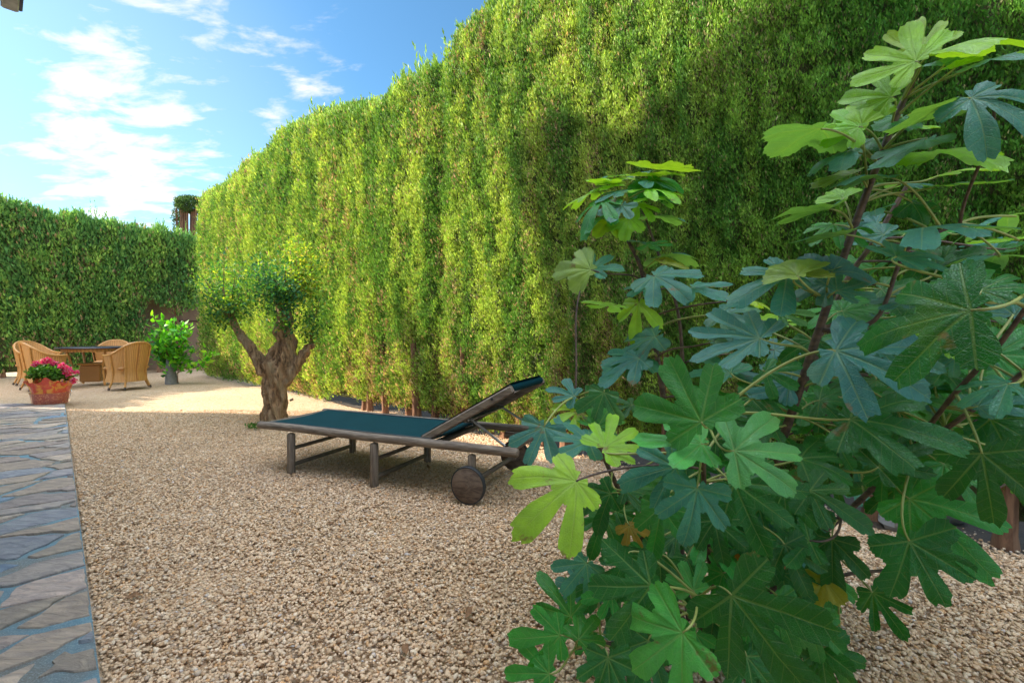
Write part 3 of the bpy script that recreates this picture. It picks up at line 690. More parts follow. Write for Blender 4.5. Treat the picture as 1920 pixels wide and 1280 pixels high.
# backrest, hinged at x = 1.42
ba = R(29.5); hx, hz = 1.44, ZR + .035; Lb = .70
def bk(s_, y, n_=0.0): return Vector((hx + s_ * math.cos(ba) - n_ * math.sin(ba), y, hz + s_ * math.sin(ba) + n_ * math.cos(ba)))
Mr = Matrix.Rotation(-ba, 3, 'Y')
for y in (.045, LW - .045):
    part('backrest_side', lambda m, y=y: m.box(bk(Lb / 2 - .02, y, -.012), (Lb + .04, .03, .056), Mr, bev=.011), M_WOODX)
part('backrest_top_bar', lambda m: m.tube([bk(Lb - .025, .06, .0), bk(Lb - .025, LW - .06, .0)], .021, 12), M_WOODY)
part('backrest_crossbar', lambda m: m.box(bk(.30, LW / 2, -.032), (.045, LW - .12, .022), Mr, bev=.004), M_WOODY)
def bsl(m):
    def f(u, v): return bk(.02 + u * (Lb - .01), .061 + v * (LW - .122), .020 - .014 * math.sin(math.pi * v) * math.sin(math.pi * u) + .006 * u)
    m.grid(18, 12, f); m.grid(18, 12, lambda u, v: f(u, v) + Vector((.002, 0, -.004)))
    m.tube([bk(Lb - .023, .062, .0), bk(Lb - .023, LW - .062, .0)], .0265, 12)
part('backrest_fabric', bsl, M_SLING)
for y in (.08, LW - .08):
    part('support_strut', lambda m, y=y: m.tube([bk(.33, y, -.04), (2.0, y - .03 if y < .3 else y + .03, ZR + .02)], .0085, 8), M_STEEL)
part('support_cross_rod', lambda m: m.tube([bk(.33, .05, -.045), bk(.33, LW - .05, -.045)], .0075, 8), M_STEEL)
for y in (.05, LW - .05):
    part('hinge', lambda m, y=y: m.box((1.46, y, ZR + .005), (.07, .012, .045), bev=.003), M_STEEL)
    part('bolt', lambda m, y=y: m.tube([bk(.55, y - .019 if y < .3 else y + .019, -.005), bk(.55, y - .024 if y < .3 else y + .024, -.005)], .009, 10), M_RUBBER)
WX = 1.80
for sgn, y in ((-1, -.045), (1, LW + .045)):
    part('wheel_post', lambda m, y=y: m.tube([(WX, 0 if y < 0 else LW, .10), (WX, 0 if y < 0 else LW, .275)], .026, 14, round_end=True), M_WOODZ)
    Mw = Matrix.Rotation(R(90), 3, 'X')
    wh = part('wheel', lambda m, y=y: m.lathe([(0, -.017), (.10, -.017), (.106, -.013), (.106, .013), (.10, .017), (0, .017)], 40, (WX, y, .113), Mw), M_WHEEL)
    part('tyre', lambda m, y=y: m.lathe([(.1065, -.0165), (.111, -.0165), (.1135, -.012), (.1135, .012), (.111, .0165), (.1065, .0165), (.1065, -.0165)], 40, (WX, y, .113), Mw), M_RUBBER, parent=wh)
    part('axle_cap', lambda m, y=y, s_=sgn: m.tube([(WX, y + s_ * .0172, .113), (WX, y + s_ * .022, .113)], .012, 12), M_WHEEL, parent=wh)
part('axle', lambda m: m.tube([(WX, -.026, .113), (WX, LW + .026, .113)], .0165, 10), M_WOODY)
part('head_brace', lambda m: m.box((1.9, LW - .03, ZR - .04), (.30, .022, .04), bev=.004), M_WOODX)

# ------------------------------------------------------------------ old twisted tree
def remeshed(mb_, name, mat, parent, vox, warp):
    me = bpy.data.meshes.new('tmp'); me.from_pydata(mb_.v, [], mb_.f); o = bpy.data.objects.new('tmp', me); COL.objects.link(o)
    md = o.modifiers.new('r', 'REMESH'); md.mode = 'VOXEL'; md.voxel_size = vox
    sm = o.modifiers.new('s', 'SMOOTH'); sm.iterations = 3; sm.factor = .5
    dg = bpy.context.evaluated_depsgraph_get(); me2 = bpy.data.meshes.new_from_object(o.evaluated_get(dg))
    bpy.data.objects.remove(o)
    co = np.empty(len(me2.vertices) * 3, np.float32); me2.vertices.foreach_get('co', co); co = co.reshape(-1, 3)
    no = np.empty(len(me2.vertices) * 3, np.float32); me2.vertices.foreach_get('normal', no); no = no.reshape(-1, 3)
    co = co + no * warp(co)[:, None]; me2.vertices.foreach_set('co', co.astype(np.float32).ravel()); me2.name = name
    return link(name, me2, mat, parent)
TB = G(515, 793); TD = TB.y
tree = empty('pomegranate_tree', tuple(TB), label='old small tree with thick twisted gnarled trunk and three lopped limbs, standing behind the lounger', cat='tree')
def T(px, py, dy=0.0): return P(px, py, TD + dy) - TB
mb = MB()
def wobt(a, L): return .13 * math.sin(3 * a + L * 5) + .08 * math.sin(5 * a - L * 7 + 1)
for i in range(7):   # fluted twisting cords that make up the bole
    a0_ = 2 * math.pi * i / 7; cord = []
    for k in range(8):
        f_ = k / 7; py = 800 - f_ * 122; cxp = 513 + 2 * math.sin(f_ * 3) + 4 * f_; rr = (.062 + .045 * (1 - f_) ** 3 + .05 * f_)
        aa = a0_ + f_ * 1.1; c_ = T(cxp, py); cord.append((c_.x + math.cos(aa) * rr, c_.y + math.sin(aa) * rr * .85, c_.z))
    mb.tube(cord, [.058, .048, .044, .043, .046, .050, .054, .054], 8)
mb.tube([T(513, 800), T(512, 740), T(515, 690)], [.09, .08, .10], 12)
mb.tube([T(497, 700), T(484, 672), T(470, 652), T(452, 630), T(440, 612), T(432, 596)], [.085, .07, .052, .045, .040, .032], 10, wob=wobt)
mb.tube([T(520, 700), T(536, 668), T(540, 640), T(528, 622), T(534, 600), T(528, 575), T(520, 560)], [.12, .115, .10, .085, .08, .062, .045], 12, wob=wobt)
mb.tube([T(530, 715), T(552, 690), T(566, 668), T(580, 650), T(586, 643)], [.09, .07, .055, .050, .048], 10, wob=wobt)
mb.tube([T(500, 690), T(510, 660), T(524, 645)], [.07, .045, .05], 8)
mb.tube([T(545, 752), T(550, 745, -.02)], [.016, .010], 6)
remeshed(mb, 'trunk', M_BARK, tree, .014, lambda c: (fbm(c[:, 0] * 22 + c[:, 2] * 6, c[:, 2] * 7 + c[:, 1] * 9, 5) - .5) * .05 - np.abs(fbm(c[:, 0] * 16 + c[:, 2] * 5 + 9, c[:, 2] * 3.5 + c[:, 1] * 14, 15) - .5) * .12 + .012 + (fbm(c[:, 0] * 50, c[:, 2] * 20 + c[:, 1] * 40, 8) - .5) * .012)
# twigs and leaves
def leafcloud(twigs, per, lsize, pal, wid=.45, spread=.05, up=.3, shade=None):
    """twigs: list of (p0,p1); leaves scattered along them"""
    PP = []; DD = []; CC = []
    pal = np.array(pal)
    for (a, b, cb) in twigs:
        a = np.array(a); b = np.array(b); f_ = rng.uniform(.15, 1, per); PP.append(a + (b - a) * f_[:, None] + rng.normal(0, spread, (per, 3)))
        DD.append(unit(rng.normal(0, 1, (per, 3)) + unit(b - a) * .8 + np.array([0, 0, up])))
        ci = np.clip(rng.normal(cb, .22, per), 0, .999) * (len(pal) - 1); i0 = ci.astype(int); fr = (ci - i0)[:, None]
        CC.append((pal[i0] * (1 - fr) + pal[i0 + 1] * fr) * rng.uniform(.75, 1.25, (per, 1)))
    p = np.concatenate(PP); d = np.concatenate(DD); c = np.concatenate(CC); n = len(p)
    sd = unit(np.cross(d, unit(rng.normal(0, .6, (n, 3)) + np.array([0, 0, 1.0]))))
    L = lsize * rng.uniform(.55, 1.3, n); return blades(p, d, sd, L, L * wid, c, .12)
TW = []; mb = MB(); pal = [(.035, .13, .07), (.06, .18, .05), (.18, .33, .05), (.46, .52, .06), (.52, .38, .09)]
def fan(c0, targets, cb, jit=.10, nsub=7):
    for (x, y, dy) in targets:
        e_ = T(x, y, dy); s_ = c0; m_ = (s_ + e_) / 2 + Vector((random.gauss(0, .03), random.gauss(0, .03), .04))
        mb.tube([s_, m_, e_], [.010, .006, .003], 5)
        for k in range(nsub):
            f_ = random.uniform(.25, 1); b_ = s_.lerp(e_, f_); q_ = b_ + Vector((random.gauss(0, jit), random.gauss(0, jit), random.gauss(.03, jit)))
            TW.append((b_, q_, cb))
fan(T(436, 604), [(382, 535, .1), (392, 570, -.15), (375, 512, 0), (400, 500, .2), (420, 495, -.1), (440, 520, -.25), (455, 500, .15), (450, 550, -.2), (400, 605, 0), (418, 545, .25), (372, 545, .0), (430, 575, -.2), (385, 590, .1), (470, 540, .1)], .34, .10, 11)
fan(T(524, 566), [(470, 500, 0), (480, 520, -.25), (495, 490, .1), (505, 510, -.3), (520, 495, .2), (535, 505, -.25), (550, 495, .1), (500, 545, -.3), (545, 545, -.25), (470, 545, .1), (560, 520, .2), (525, 530, -.3), (555, 560, .1), (490, 580, -.1), (540, 585, -.2)], .16, .11, 11)
fan(T(545, 560), [(570, 505, .2), (595, 500, .2), (580, 540, .1), (560, 500, .0), (600, 540, .2), (545, 462, .3), (560, 450, .3), (575, 470, .25), (585, 490, .25), (565, 485, .3), (590, 520, .2), (555, 475, .2)], .62, .08, 11)  # yellower tint paints sunlight on the crown's right top
fan(T(584, 645), [(600, 560, .1), (580, 590, 0), (592, 610, -.1), (585, 560, .15), (575, 625, 0)], .35, .055, 8)
fan(T(530, 620), [(528, 605, -.15), (540, 615, -.15)], .3, .04, 4)
mb.build('twigs', M_TRUNK, tree)
V, Fc, C = leafcloud(TW, 21, .042, pal, .5, .045)
link('foliage', npmesh('foliage', V, Fc, C), M_TREELEAF, tree, smooth=False)
# weeds round the foot of the tree
def tuft(loc, label, n=90, r=.12, L=.05, pal_=(.07, .16, .03), group=None):
    o = empty('weed_tuft', tuple(loc), label=label, cat='weed', group=group)
    a = rng.uniform(0, 6.28, n); rr = r * rng.uniform(0, 1, n) ** .7; p = np.stack([np.cos(a) * rr, np.sin(a) * rr * .6, rng.uniform(0, L * .8, n)], -1)
    d = unit(rng.normal(0, .7, (n, 3)) + np.array([0, 0, .7])); V, Fc, C = blades(p, d, unit(np.cross(d, rng.normal(0, 1, (n, 3)))), L * rng.uniform(.5, 1, n), L * .45 * rng.uniform(.6, 1, n), np.array([pal_]) * rng.uniform(.7, 1.6, (n, 1)))
    link('leaves', npmesh('leaves', V, Fc, C), M_PLANT, o, smooth=False); return o
tuft(G(478, 803), 'small green weed on the gravel just left of the twisted trunk')
tuft(G(548, 792), 'tiny green weed at the right foot of the twisted trunk', 40, .07)

# ------------------------------------------------------------------ wicker set
def make_chair():
    r = empty('wicker_chair', (0, 0, 0), label='x', cat='chair', group='wicker chairs round the garden table')
    AM = R(128)
    def plan(q, k):
        a = q * AM; e = .82; sx = math.copysign(abs(math.sin(a)) ** e, math.sin(a)); cy = math.copysign(abs(math.cos(a)) ** e, math.cos(a))
        return Vector((.31 * sx * k, -.30 * cy * k, 0))
    def top(q): return .60 + .23 * (math.cos(min(1, abs(q) / .80) * math.pi) * .5 + .5)
    def kz(z, q): # widening with height
        return .84 + .10 * max(0, .30 - z) / .2 + .27 * max(0, z - .30) / .5
    def sh_(m):
        for off_ in (0, -.028):
            def f(u, v):
                q = u * 2 - 1; z = .13 + v * (top(q) - .13); p = plan(q, kz(z, q) + off_ / .31); p.z = z; return p
            m.grid(41, 16, f)
    m_ = MB(); sh_(m_); m_.build('woven_shell', M_WICKER, r)
    m_ = MB(); m_.grid(17, 6, lambda u, v: Vector((plan(1, .9).x * (1 - 2 * u), plan(1, .9).y + .02, .13 + v * .25))); m_.build('front_skirt', M_WICKER, r)
    m_ = MB(); m_.tube([plan(q / 20 - 1, kz(top(q / 20 - 1), 0) - .03) + Vector((0, 0, top(q / 20 - 1))) for q in range(41)], .021, 8, round_end=True); m_.build('rim', M_CANE, r)
    m_ = MB(); m_.box((0, .0, .375), (.50, .47, .07), bev=.025); m_.build('seat', M_WICKER, r)
    for q in (-.64, -.28, .28, .64):
        a_ = plan(q, 1); m_ = MB(); back = abs(q) < .4
        f_ = Vector((a_.x * 1.0, a_.y * 1.0, 0)); m_.tube([f_ * 1.12 + Vector((0, 0, .0)), f_ * 1.03 + Vector((0, 0, .06)), plan(q, kz(.13, q)) * .98 + Vector((0, 0, .16)), plan(q, kz(.3, q) + .04) + Vector((0, 0, .3)), plan(q, kz(top(q) - .02, q) + .03) + Vector((0, 0, top(q) - .02))], [.015, .017, .018, .016, .016], 8)
        l_ = m_.build('leg', M_CANE, r)
        m_ = MB(); m_.tube([f_ * 1.125 + Vector((0, 0, -.002)), f_ * 1.075 + Vector((0, 0, .04))], [.0165, .0185], 8); m_.build('leg_tip', M_CANETIP, l_)
    m_ = MB(); a_ = plan(0, 1); m_.tube([plan(0, kz(z, 0) + .04) + Vector((0, 0, z)) for z in (.14, .3, .5, .8)], .014, 8); m_.build('back_rib', M_CANE, r)
    return r
def copy_tree(o, parent=None):
    c = o.copy(); COL.objects.link(c)
    if parent is not None: c.parent = parent
    for ch in list(o.children): copy_tree(ch, c)
    return c
tc_ = Vector((-8.15, 9.15, 0))
spots = [((-8.35, 8.42), 'wicker armchair nearest the camera, its back behind the pink flowers'), ((-7.02, 8.55), 'wicker armchair at the right of the table with its woven back to the camera'),
         ((-8.62, 10.1), 'wicker armchair on the far side of the table against the hedge'), ((-9.32, 9.25), 'leftmost wicker armchair, partly hidden behind the nearest one')]
c0 = make_chair()
for i, ((x, y), lab) in enumerate(spots):
    c_ = c0 if i == 0 else None
    if c_ is None: c_ = copy_tree(c0)
    c_['label'] = lab; c_.location = (x, y, .0); dx, dy = tc_.x - x, tc_.y - y
    c_.rotation_euler = (0, 0, math.atan2(dy, dx) - R(90) + (R(-14), R(12), 0, 0)[i])
tb = empty('garden_table', tuple(tc_), R(20), label='round dark topped garden table with woven base between the wicker chairs', cat='table')
mb = MB(); mb.lathe([(0, .70), (.52, .70), (.56, .705), (.565, .72), (.55, .73), (0, .73)], 40); mb.build('tabletop', M_TABLE, tb)
mb = MB(); mb.lathe([(.45, .64), (.47, .64), (.47, .70), (.45, .70), (.45, .64)], 30); mb.build('apron', M_WICKER, tb)
for i in range(4):
    a = R(45 + 90 * i); mb = MB(); mb.tube([(.40 * math.cos(a), .40 * math.sin(a), 0), (.33 * math.cos(a), .33 * math.sin(a), .35), (.42 * math.cos(a), .42 * math.sin(a), .68)], .022, 8); mb.build('leg', M_CANE, tb)
mb = MB(); mb.box((0, 0, .22), (.33, .33, .32), bev=.02); mb.build('woven_base', M_WICKER, tb, smooth=False)
mb = MB(); mb.box((0, 0, .40), (.38, .38, .035), bev=.01); mb.build('shelf', M_CANE, tb, smooth=False)

# ------------------------------------------------------------------ wrapped flower pot
fp = G(95, 757); pot = empty('flower_pot', tuple(fp), label='pink flowers in a pot wrapped in orange and red film by the stone path', cat='flower pot')
t = material('orange_film'); n = t.noise(t.obj, 9, 4, .6, 1.0); t.l.new(t.mix(t.ramp(n, .42, .58), (.72, .09, .05), (.85, .36, .06)), t.b.inputs['Base Color'])
t.b.inputs['Roughness'].default_value = .25; bump(t, t.noise(t.obj, 25, 4), .8, .02); M_FILM = t.m
t = material('red_basket'); n = t.noise(t.mapping(t.obj, (1, 1, 1.5)), 22, 3, .6, 1.5); t.l.new(t.mix(t.ramp(n, .5, .62), (.50, .07, .035), (.75, .30, .13)), t.b.inputs['Base Color'])
t.b.inputs['Roughness'].default_value = .3; bump(t, n, .6, .01); M_BASK = t.m
t = material('clear_film'); t.b.inputs['Base Color'].default_value = (.95, .75, .7, 1); t.b.inputs['Roughness'].default_value = .12; t.b.inputs['Transmission Weight'].default_value = .9; t.b.inputs['IOR'].default_value = 1.05; M_CLEAR = t.m
mb = MB(); mb.lathe([(0, .0), (.16, .0), (.172, .02), (.19, .17), (.185, .18), (0, .175)], 36); mb.build('pot', M_BASK, pot)
mb = MB(); mb.lathe([(.195, .0), (.205, .10), (.22, .175)], 36, wob=lambda a, i: .02 * math.sin(a * 9 + i)); mb.build('clear_wrap', M_CLEAR, pot)
mb = MB(); mb.lathe([(.195, .165), (.205, .20), (.22, .26), (.24, .31), (.262, .345)], 72, wob=lambda a, i: (.01 + .014 * i) * math.sin(a * 7 + 1) + .012 * i * math.sin(a * 17))
for i in range(len(mb.v)):
    if mb.v[i][2] > .30: a = math.atan2(mb.v[i][1], mb.v[i][0]); mb.v[i] = (mb.v[i][0], mb.v[i][1], mb.v[i][2] + .035 * math.sin(a * 5) + .02 * math.sin(a * 11))
mb.build('frilled_wrap', M_FILM, pot)
n = 1500; p = unit(rng.normal(0, 1, (n, 3))) * rng.uniform(.4, 1, (n, 1)) * np.array([.29, .24, .11]) + np.array([0.02, 0, .41]); p[:, 2] += .06 * vn(p[:, 0] * 8, p[:, 1] * 8, 4)
d = unit(rng.normal(0, 1, (n, 3)) + np.array([0, 0, .5])); pv = blades(p, d, unit(np.cross(d, rng.normal(0, 1, (n, 3)))), rng.uniform(.04, .07, n), rng.uniform(.025, .04, n), np.array([(.07, .17, .025)]) * rng.uniform(.5, 1.9, (n, 1)), .1)
link('leaves', npmesh('leaves', *pv), M_PLANT, pot, smooth=False)
fl = []
for (x, z, r) in ((-.15, .57, .045), (-.03, .62, .05), (0.04, .57, .06), (.0, .50, .04), (.22, .53, .035), (.29, .50, .05), (.32, .45, .05), (.32, .33, .04), (.38, .46, .02), (-.10, .61, .035), (.26, .56, .03)):
    m = int(150 * r / .07); fl.append(unit(rng.normal(0, 1, (m, 3))) * r * rng.uniform(.3, 1, (m, 1)) + np.array([x, rng.uniform(-.12, .02), z]))
p = np.concatenate(fl); n = len(p); d = unit(rng.normal(0, 1, (n, 3))); col = np.array([(.85, .06, .26), (.90, .20, .36), (.80, .05, .12), (.90, .55, .45)])[rng.choice(4, n, p=[.4, .25, .25, .1])]
link('flowers', npmesh('flowers', *blades(p, d, unit(np.cross(d, rng.normal(0, 1, (n, 3)))), rng.uniform(.022, .04, n), rng.uniform(.02, .03, n), col, .1)), M_PETAL, pot, smooth=False)

# ------------------------------------------------------------------ young plant near the corner
bp_ = G(322, 718); ypl = empty('leafy_shrub', tuple(bp_), label='bright green big leaved young shrub with a stubby grey trunk beside the right chair', cat='shrub')
def T2(px, py, dy=0.0): return P(px, py, bp_.y + dy) - bp_
mb = MB(); mb.tube([T2(322, 722), T2(321, 714), T2(320, 702), T2(318, 690), T2(316, 672)], [.115, .11, .095, .07, .045], 14, wob=lambda a, L: .06 * math.sin(3 * a)); mb.build('trunk', M_ROCK, ypl)
TW2 = []; mb = MB()
for (x, y, dy) in ((300, 600, 0), (290, 625, .1), (315, 608, -.1), (335, 602, .1), (350, 615, 0), (345, 640, -.1), (285, 640, -.1), (355, 655, .0), (310, 640, -.15), (330, 660, -.1), (305, 660, .1), (295, 660, 0), (325, 625, -.2), (340, 680, 0), (312, 680, 0), (296, 592, 0)):
    e_ = T2(x, y, dy); s_ = T2(317, 690); mb.tube([s_, (s_ + e_) / 2 + Vector((0, 0, .03)), e_], [.012, .008, .004], 5); TW2 += [(s_.lerp(e_, .35), e_, random.uniform(.2, .6))] * 2
s_ = T2(332, 700); pth = [s_, T2(345, 690), T2(365, 688), T2(380, 680), T2(394, 664)]; mb.tube(pth, [.01, .008, .007, .006, .003], 5)
for a_, b_ in zip(pth[1:], pth[2:]): TW2 += [(a_, b_, .6)]
mb.tube([T2(333, 717), T2(334, 690), T2(336, 660)], [.008, .006, .004], 5)
mb.build('stems', M_TRUNK, ypl)
V, Fc, C = leafcloud(TW2, 26, .13, [(.04, .17, .04), (.10, .36, .03), (.22, .55, .03), (.38, .60, .06)], .5, .06, .1)
link('foliage', npmesh('foliage', V, Fc, C), M_PLANT, ypl, smooth=False)
# rocks by the hedge foot at right
for (x, y, s_, lab) in ((1690, 988, .09, 'grey rock half hidden behind the fig leaves at the edge of the soil'), (1780, 975, .06, 'smaller dark rock on the soil to the right of the grey rock')):
    mb = MB(); mb.lathe([(s_ * math.sin(math.pi * k / 7) + .0001, s_ * .6 * -math.cos(math.pi * k / 7) + s_ * .3) for k in range(8)], 12, wob=lambda a, i: .18 * math.sin(a * 2 + i) + .08 * math.sin(a * 5 - i))
    o = mb.build('rock', M_ROCK, None, label=lab, cat='rock'); o.location = G(x, y)

# ------------------------------------------------------------------ fig bush
t = material('fig_leaf'); ti = tint(t); uvn = t.new('ShaderNodeUVMap').outputs[0]; u_, v_, _ = t.sep(uvn)
wid = t.math('ADD', t.math('MULTIPLY', t.math('SUBTRACT', 1.0, v_), .011), .003)
mid = t.math('SUBTRACT', 1.0, t.ramp(t.math('DIVIDE', u_, wid), .6, 1.5))
sv = t.math('FRACT', t.math('MULTIPLY', t.math('SUBTRACT', v_, t.math('MULTIPLY', u_, .75)), 8.0))
sdv = t.math('ABSOLUTE', t.math('SUBTRACT', sv, .5)); side = t.math('MULTIPLY', t.math('SUBTRACT', 1.0, t.ramp(sdv, .015, .055)), .55)
vein = t.math('MAXIMUM', mid, side); 
nn_ = t.noise(t.obj, 22, 5, .6); nf = t.noise(t.obj, 260, 3); vo = t.new('ShaderNodeTexVoronoi', feature='DISTANCE_TO_EDGE'); vo.inputs['Scale'].default_value = 190; t.l.new(t.obj, vo.inputs['Vector'])
c = t.mix(t.ramp(nn_, .3, .75), t.mix(1.0, ti, (.80, .84, .88), 'MULTIPLY'), t.mix(1.0, ti, (1.15, 1.12, 1.0), 'MULTIPLY'))
c = t.mix(t.math('MULTIPLY', vein, .50), c, t.mix(.55, ti, (.36, .46, .16)))
back = t.geo.outputs['Backfacing']
c = t.mix(t.math('MULTIPLY', back, .5), c, (.22, .36, .12))
sp_ = t.noise(t.obj, 13, 3, .5); c = t.mix(t.math('MULTIPLY', t.ramp(t.math('ADD', sp_, t.math('MULTIPLY', t.noise(t.obj, 90, 3), .25)), .80, .88), .8), c, (.20, .12, .04))
yl = t.noise(t.obj, 5, 2, .5); c = t.mix(t.math('MULTIPLY', t.ramp(yl, .55, .75), .25), c, (.20, .30, .03))
t.l.new(c, t.b.inputs['Base Color']); t.b.inputs['Roughness'].default_value = .34; t.b.inputs['Specular IOR Level'].default_value = .55
bump(t, t.math('ADD', t.math('MULTIPLY', vein, -.8), t.math('ADD', t.math('MULTIPLY', nf, .3), t.math('MULTIPLY', t.ramp(vo.outputs['Distance'], 0, .12), .5))), .7, .003)
tr = t.new('ShaderNodeBsdfTranslucent'); t.l.new(t.mix(1.0, c, (2.3, 2.2, .30), 'MULTIPLY'), tr.inputs[0])
mx = t.new('ShaderNodeMixShader'); mx.inputs[0].default_value = .30
t.l.new(t.b.outputs[0], mx.inputs[1]); t.l.new(tr.outputs[0], mx.inputs[2]); t.l.new(mx.outputs[0], t.out.inputs[0]); M_FIG = t.m

def fig_leaf(rs, L, deep=.62, lobes=5):
    """returns local verts (x,y,z), faces, uv. y = tip direction, z = up normal"""
    if lobes == 5: ax = [0, 43, -43, 92, -92]; ln = [1.0, .86, .86, .52, .52]; wd = [27, 26, 26, 30, 30]
    elif lobes == 3: ax = [0, 58, -58]; ln = [1.0, .84, .84]; wd = [34, 34, 34]
    else: ax = [0, 32, -32, 66, -66, 112, -112]; ln = [1.0, .90, .90, .66, .66, .40, .40]; wd = [19, 18, 18, 21, 21, 26, 26]
    ax = [a + rs.uniform(-8, 8) * (i > 0) for i, a in enumerate(ax)]; ln = [l * rs.uniform(.80, 1.12) for l in ln]
    order = sorted(range(len(ax)), key=lambda i: ax[i]); th = []; rr = []; uu = []; vv = []
    nT = 168; lo_, hi = -158, 158
    ths = np.linspace(lo_, hi, nT)
    # make sure the lobe axes are sampled
    for a in ax: ths[np.argmin(abs(ths - a))] = a
    A_ = np.array([ax[i] for i in order]); Ln = np.array([ln[i] for i in order]); Wd = np.array([wd[i] for i in order])
    dth = ths[:, None] - A_[None]; k = np.argmin(abs(dth), axis=1); dsel = dth[np.arange(nT), k]
    # half gap to the neighbouring sinus
    mids = (A_[1:] + A_[:-1]) / 2; lo_s = np.concatenate([[lo_], mids]); hi_s = np.concatenate([mids, [hi]])
    hw = np.minimum(np.where(dsel < 0, A_[k] - lo_s[k], hi_s[k] - A_[k]), 42); q = np.clip(abs(dsel) / hw, 0, 1)
    basefloor = np.where((k == 0) & (dsel < 0) | (k == len(A_) - 1) & (dsel > 0), .16, 1 - deep)
    core = 1 - .235 * (np.minimum(q, .62) / .5) ** 2.4
    fall = np.clip((q - .44) / .42, 0, 1); fall = fall * fall * (3 - 2 * fall)
    qc = .78 - .08 * rs.random(); rnd_ = np.sqrt(np.clip(1 - (q / qc) ** 2.7, 0, 1)); fl_ = np.minimum(basefloor, Ln[k]); r = fl_ + (Ln[k] - fl_) * rnd_
    r = r * (1 + .022 * np.sin(ths * .55 + rs.uniform(0, 6)) + .020 * np.sin(ths * 1.13 + rs.uniform(0, 6)))
    ph_ = rs.uniform(0, 6)
    r = r * (1 + .022 * np.abs(np.sin(ths * .30 + ph_)) * (q < .6))
    rings = [.06, .2, .38, .56, .74, .9, 1.0]; nR = len(rings)
    T_ = np.radians(ths); x = []; V = []; UV = []
    fold = rs.uniform(.05, .38); droop = rs.uniform(.05, .55); curl = rs.uniform(-.15, .30); tw = rs.uniform(-.7, .7)
    for rg in rings:
        rad = r * rg; X = rad * np.sin(T_); Y = rad * np.cos(T_); lat = abs(rad * np.sin(np.radians(dsel))); along = rad * np.cos(np.radians(dsel))
        Z = fold * lat * (1 - .4 * rad) - droop * rad ** 2 * (.6 + .4 * np.cos(T_)) + curl * .5 * rad ** 3 + .025 * np.sin(rad * 9 + T_ * 3 + ph_) * rad + tw * X * Y * .25 + .018 * np.sin(T_ * 14 + ph_) * rad
        V.append(np.stack([X, Y, Z], -1)); UV.append(np.stack([lat, along], -1))
    V = np.concatenate(V) * L; UV = np.concatenate(UV)
    V = np.concatenate([V, [[0, 0, 0]]]); UV = np.concatenate([UV, [[0, 0]]]); c = len(V) - 1
    Fq = []
    for j in range(nR - 1):
        for i in range(nT - 1): Fq.append((j * nT + i, j * nT + i + 1, (j + 1) * nT + i + 1, (j + 1) * nT + i))
    for i in range(nT - 1): Fq.append((c, i + 1, i, i))
    return V, Fq, UV
# stems as pixel-derived space curves (x, y, depth)
base = Vector((.66, 1.62, 0))
fig = empty('fig_bush', tuple(base), label='large fig bush with big lobed green leaves filling the right foreground', cat='bush')
STEM = [
    ([(1330, 1200, 1.58), (1400, 1000, 1.48), (1475, 800, 1.34), (1535, 620, 1.27), (1600, 430, 1.2), (1672, 240, 1.15), (1722, 130, 1.12)], .015, .006),
    ([(1350, 1190, 1.62), (1440, 900, 1.62), (1520, 700, 1.6), (1580, 540, 1.56), (1640, 450, 1.5), (1700, 350, 1.45)], .012, .006),
    ([(1295, 1180, 1.70), (1268, 950, 1.78), (1240, 720, 1.8), (1210, 540, 1.8), (1195, 486, 1.8), (1165, 430, 1.8), (1130, 370, 1.8)], .013, .005),
    ([(1305, 1180, 1.70), (1300, 900, 1.85), (1282, 700, 1.9), (1270, 580, 1.9), (1232, 470, 1.9), (1200, 380, 1.9)], .010, .004),
    ([(1400, 1170, 1.5), (1500, 1040, 1.42), (1610, 940, 1.35), (1700, 855, 1.25), (1800, 785, 1.15), (1930, 690, 1.05)], .010, .005),
    ([(1400, 1180, 1.5), (1540, 1090, 1.42), (1660, 1068, 1.35)], .008, .004),
    ([(1290, 1180, 1.62), (1190, 980, 1.56), (1110, 810, 1.52), (1078, 745, 1.5)], .010, .005),
    ([(1310, 1190, 1.55), (1190, 1200, 1.35), (1080, 1215, 1.25)], .007, .004),
    ([(1350, 1180, 1.55), (1325, 1000, 1.35), (1320, 820, 1.15), (1340, 780, 1.1)], .009, .005),
    ([(1400, 1200, 1.5), (1490, 1190, 1.35), (1575, 1190, 1.3)], .008, .004),
    ([(1700, 855, 1.25), (1780, 750, 1.05), (1870, 650, .92), (1935, 560, .85)], .006, .004),
    ([(1330, 1200, 1.5), (1300, 1150, 1.2), (1310, 1120, 1.08)], .007, .005),
    ([(1535, 620, 1.27), (1640, 600, 1.2), (1700, 470, 1.15), (1800, 420, 1.1)], .006, .004),
]
def spline(pts, n=8):
    out = []; m = len(pts)
    for i in range(m - 1):
        p0, p1, p2, p3 = pts[max(i - 1, 0)], pts[i], pts[i + 1], pts[min(i + 2, m - 1)]
        for k in range(n):
            f_ = k / n; out.append(.5 * ((2 * p1) + (p2 - p0) * f_ + (2 * p0 - 5 * p1 + 4 * p2 - p3) * f_ ** 2 + (3 * p1 - p0 - 3 * p2 + p3) * f_ ** 3))
    out.append(pts[-1]); return out
SP = []
for pts, r0, r1 in STEM:
    q = spline([P(*p) - base for p in pts]); 
    if pts[0][1] > 1150: q = [Vector((q[0].x * .35, q[0].y * .35, -.03))] + q
    n_ = len(q); mb = MB(); mb.tube(q, [r0 + (r1 - r0) * i / (n_ - 1) for i in range(n_)], 10, wob=lambda a, L: .05 * math.sin(L * 120)); mb.build('stem', M_FIGBARK, fig)
    SP += q[2:]
SPn = np.array([tuple(p) for p in SP])
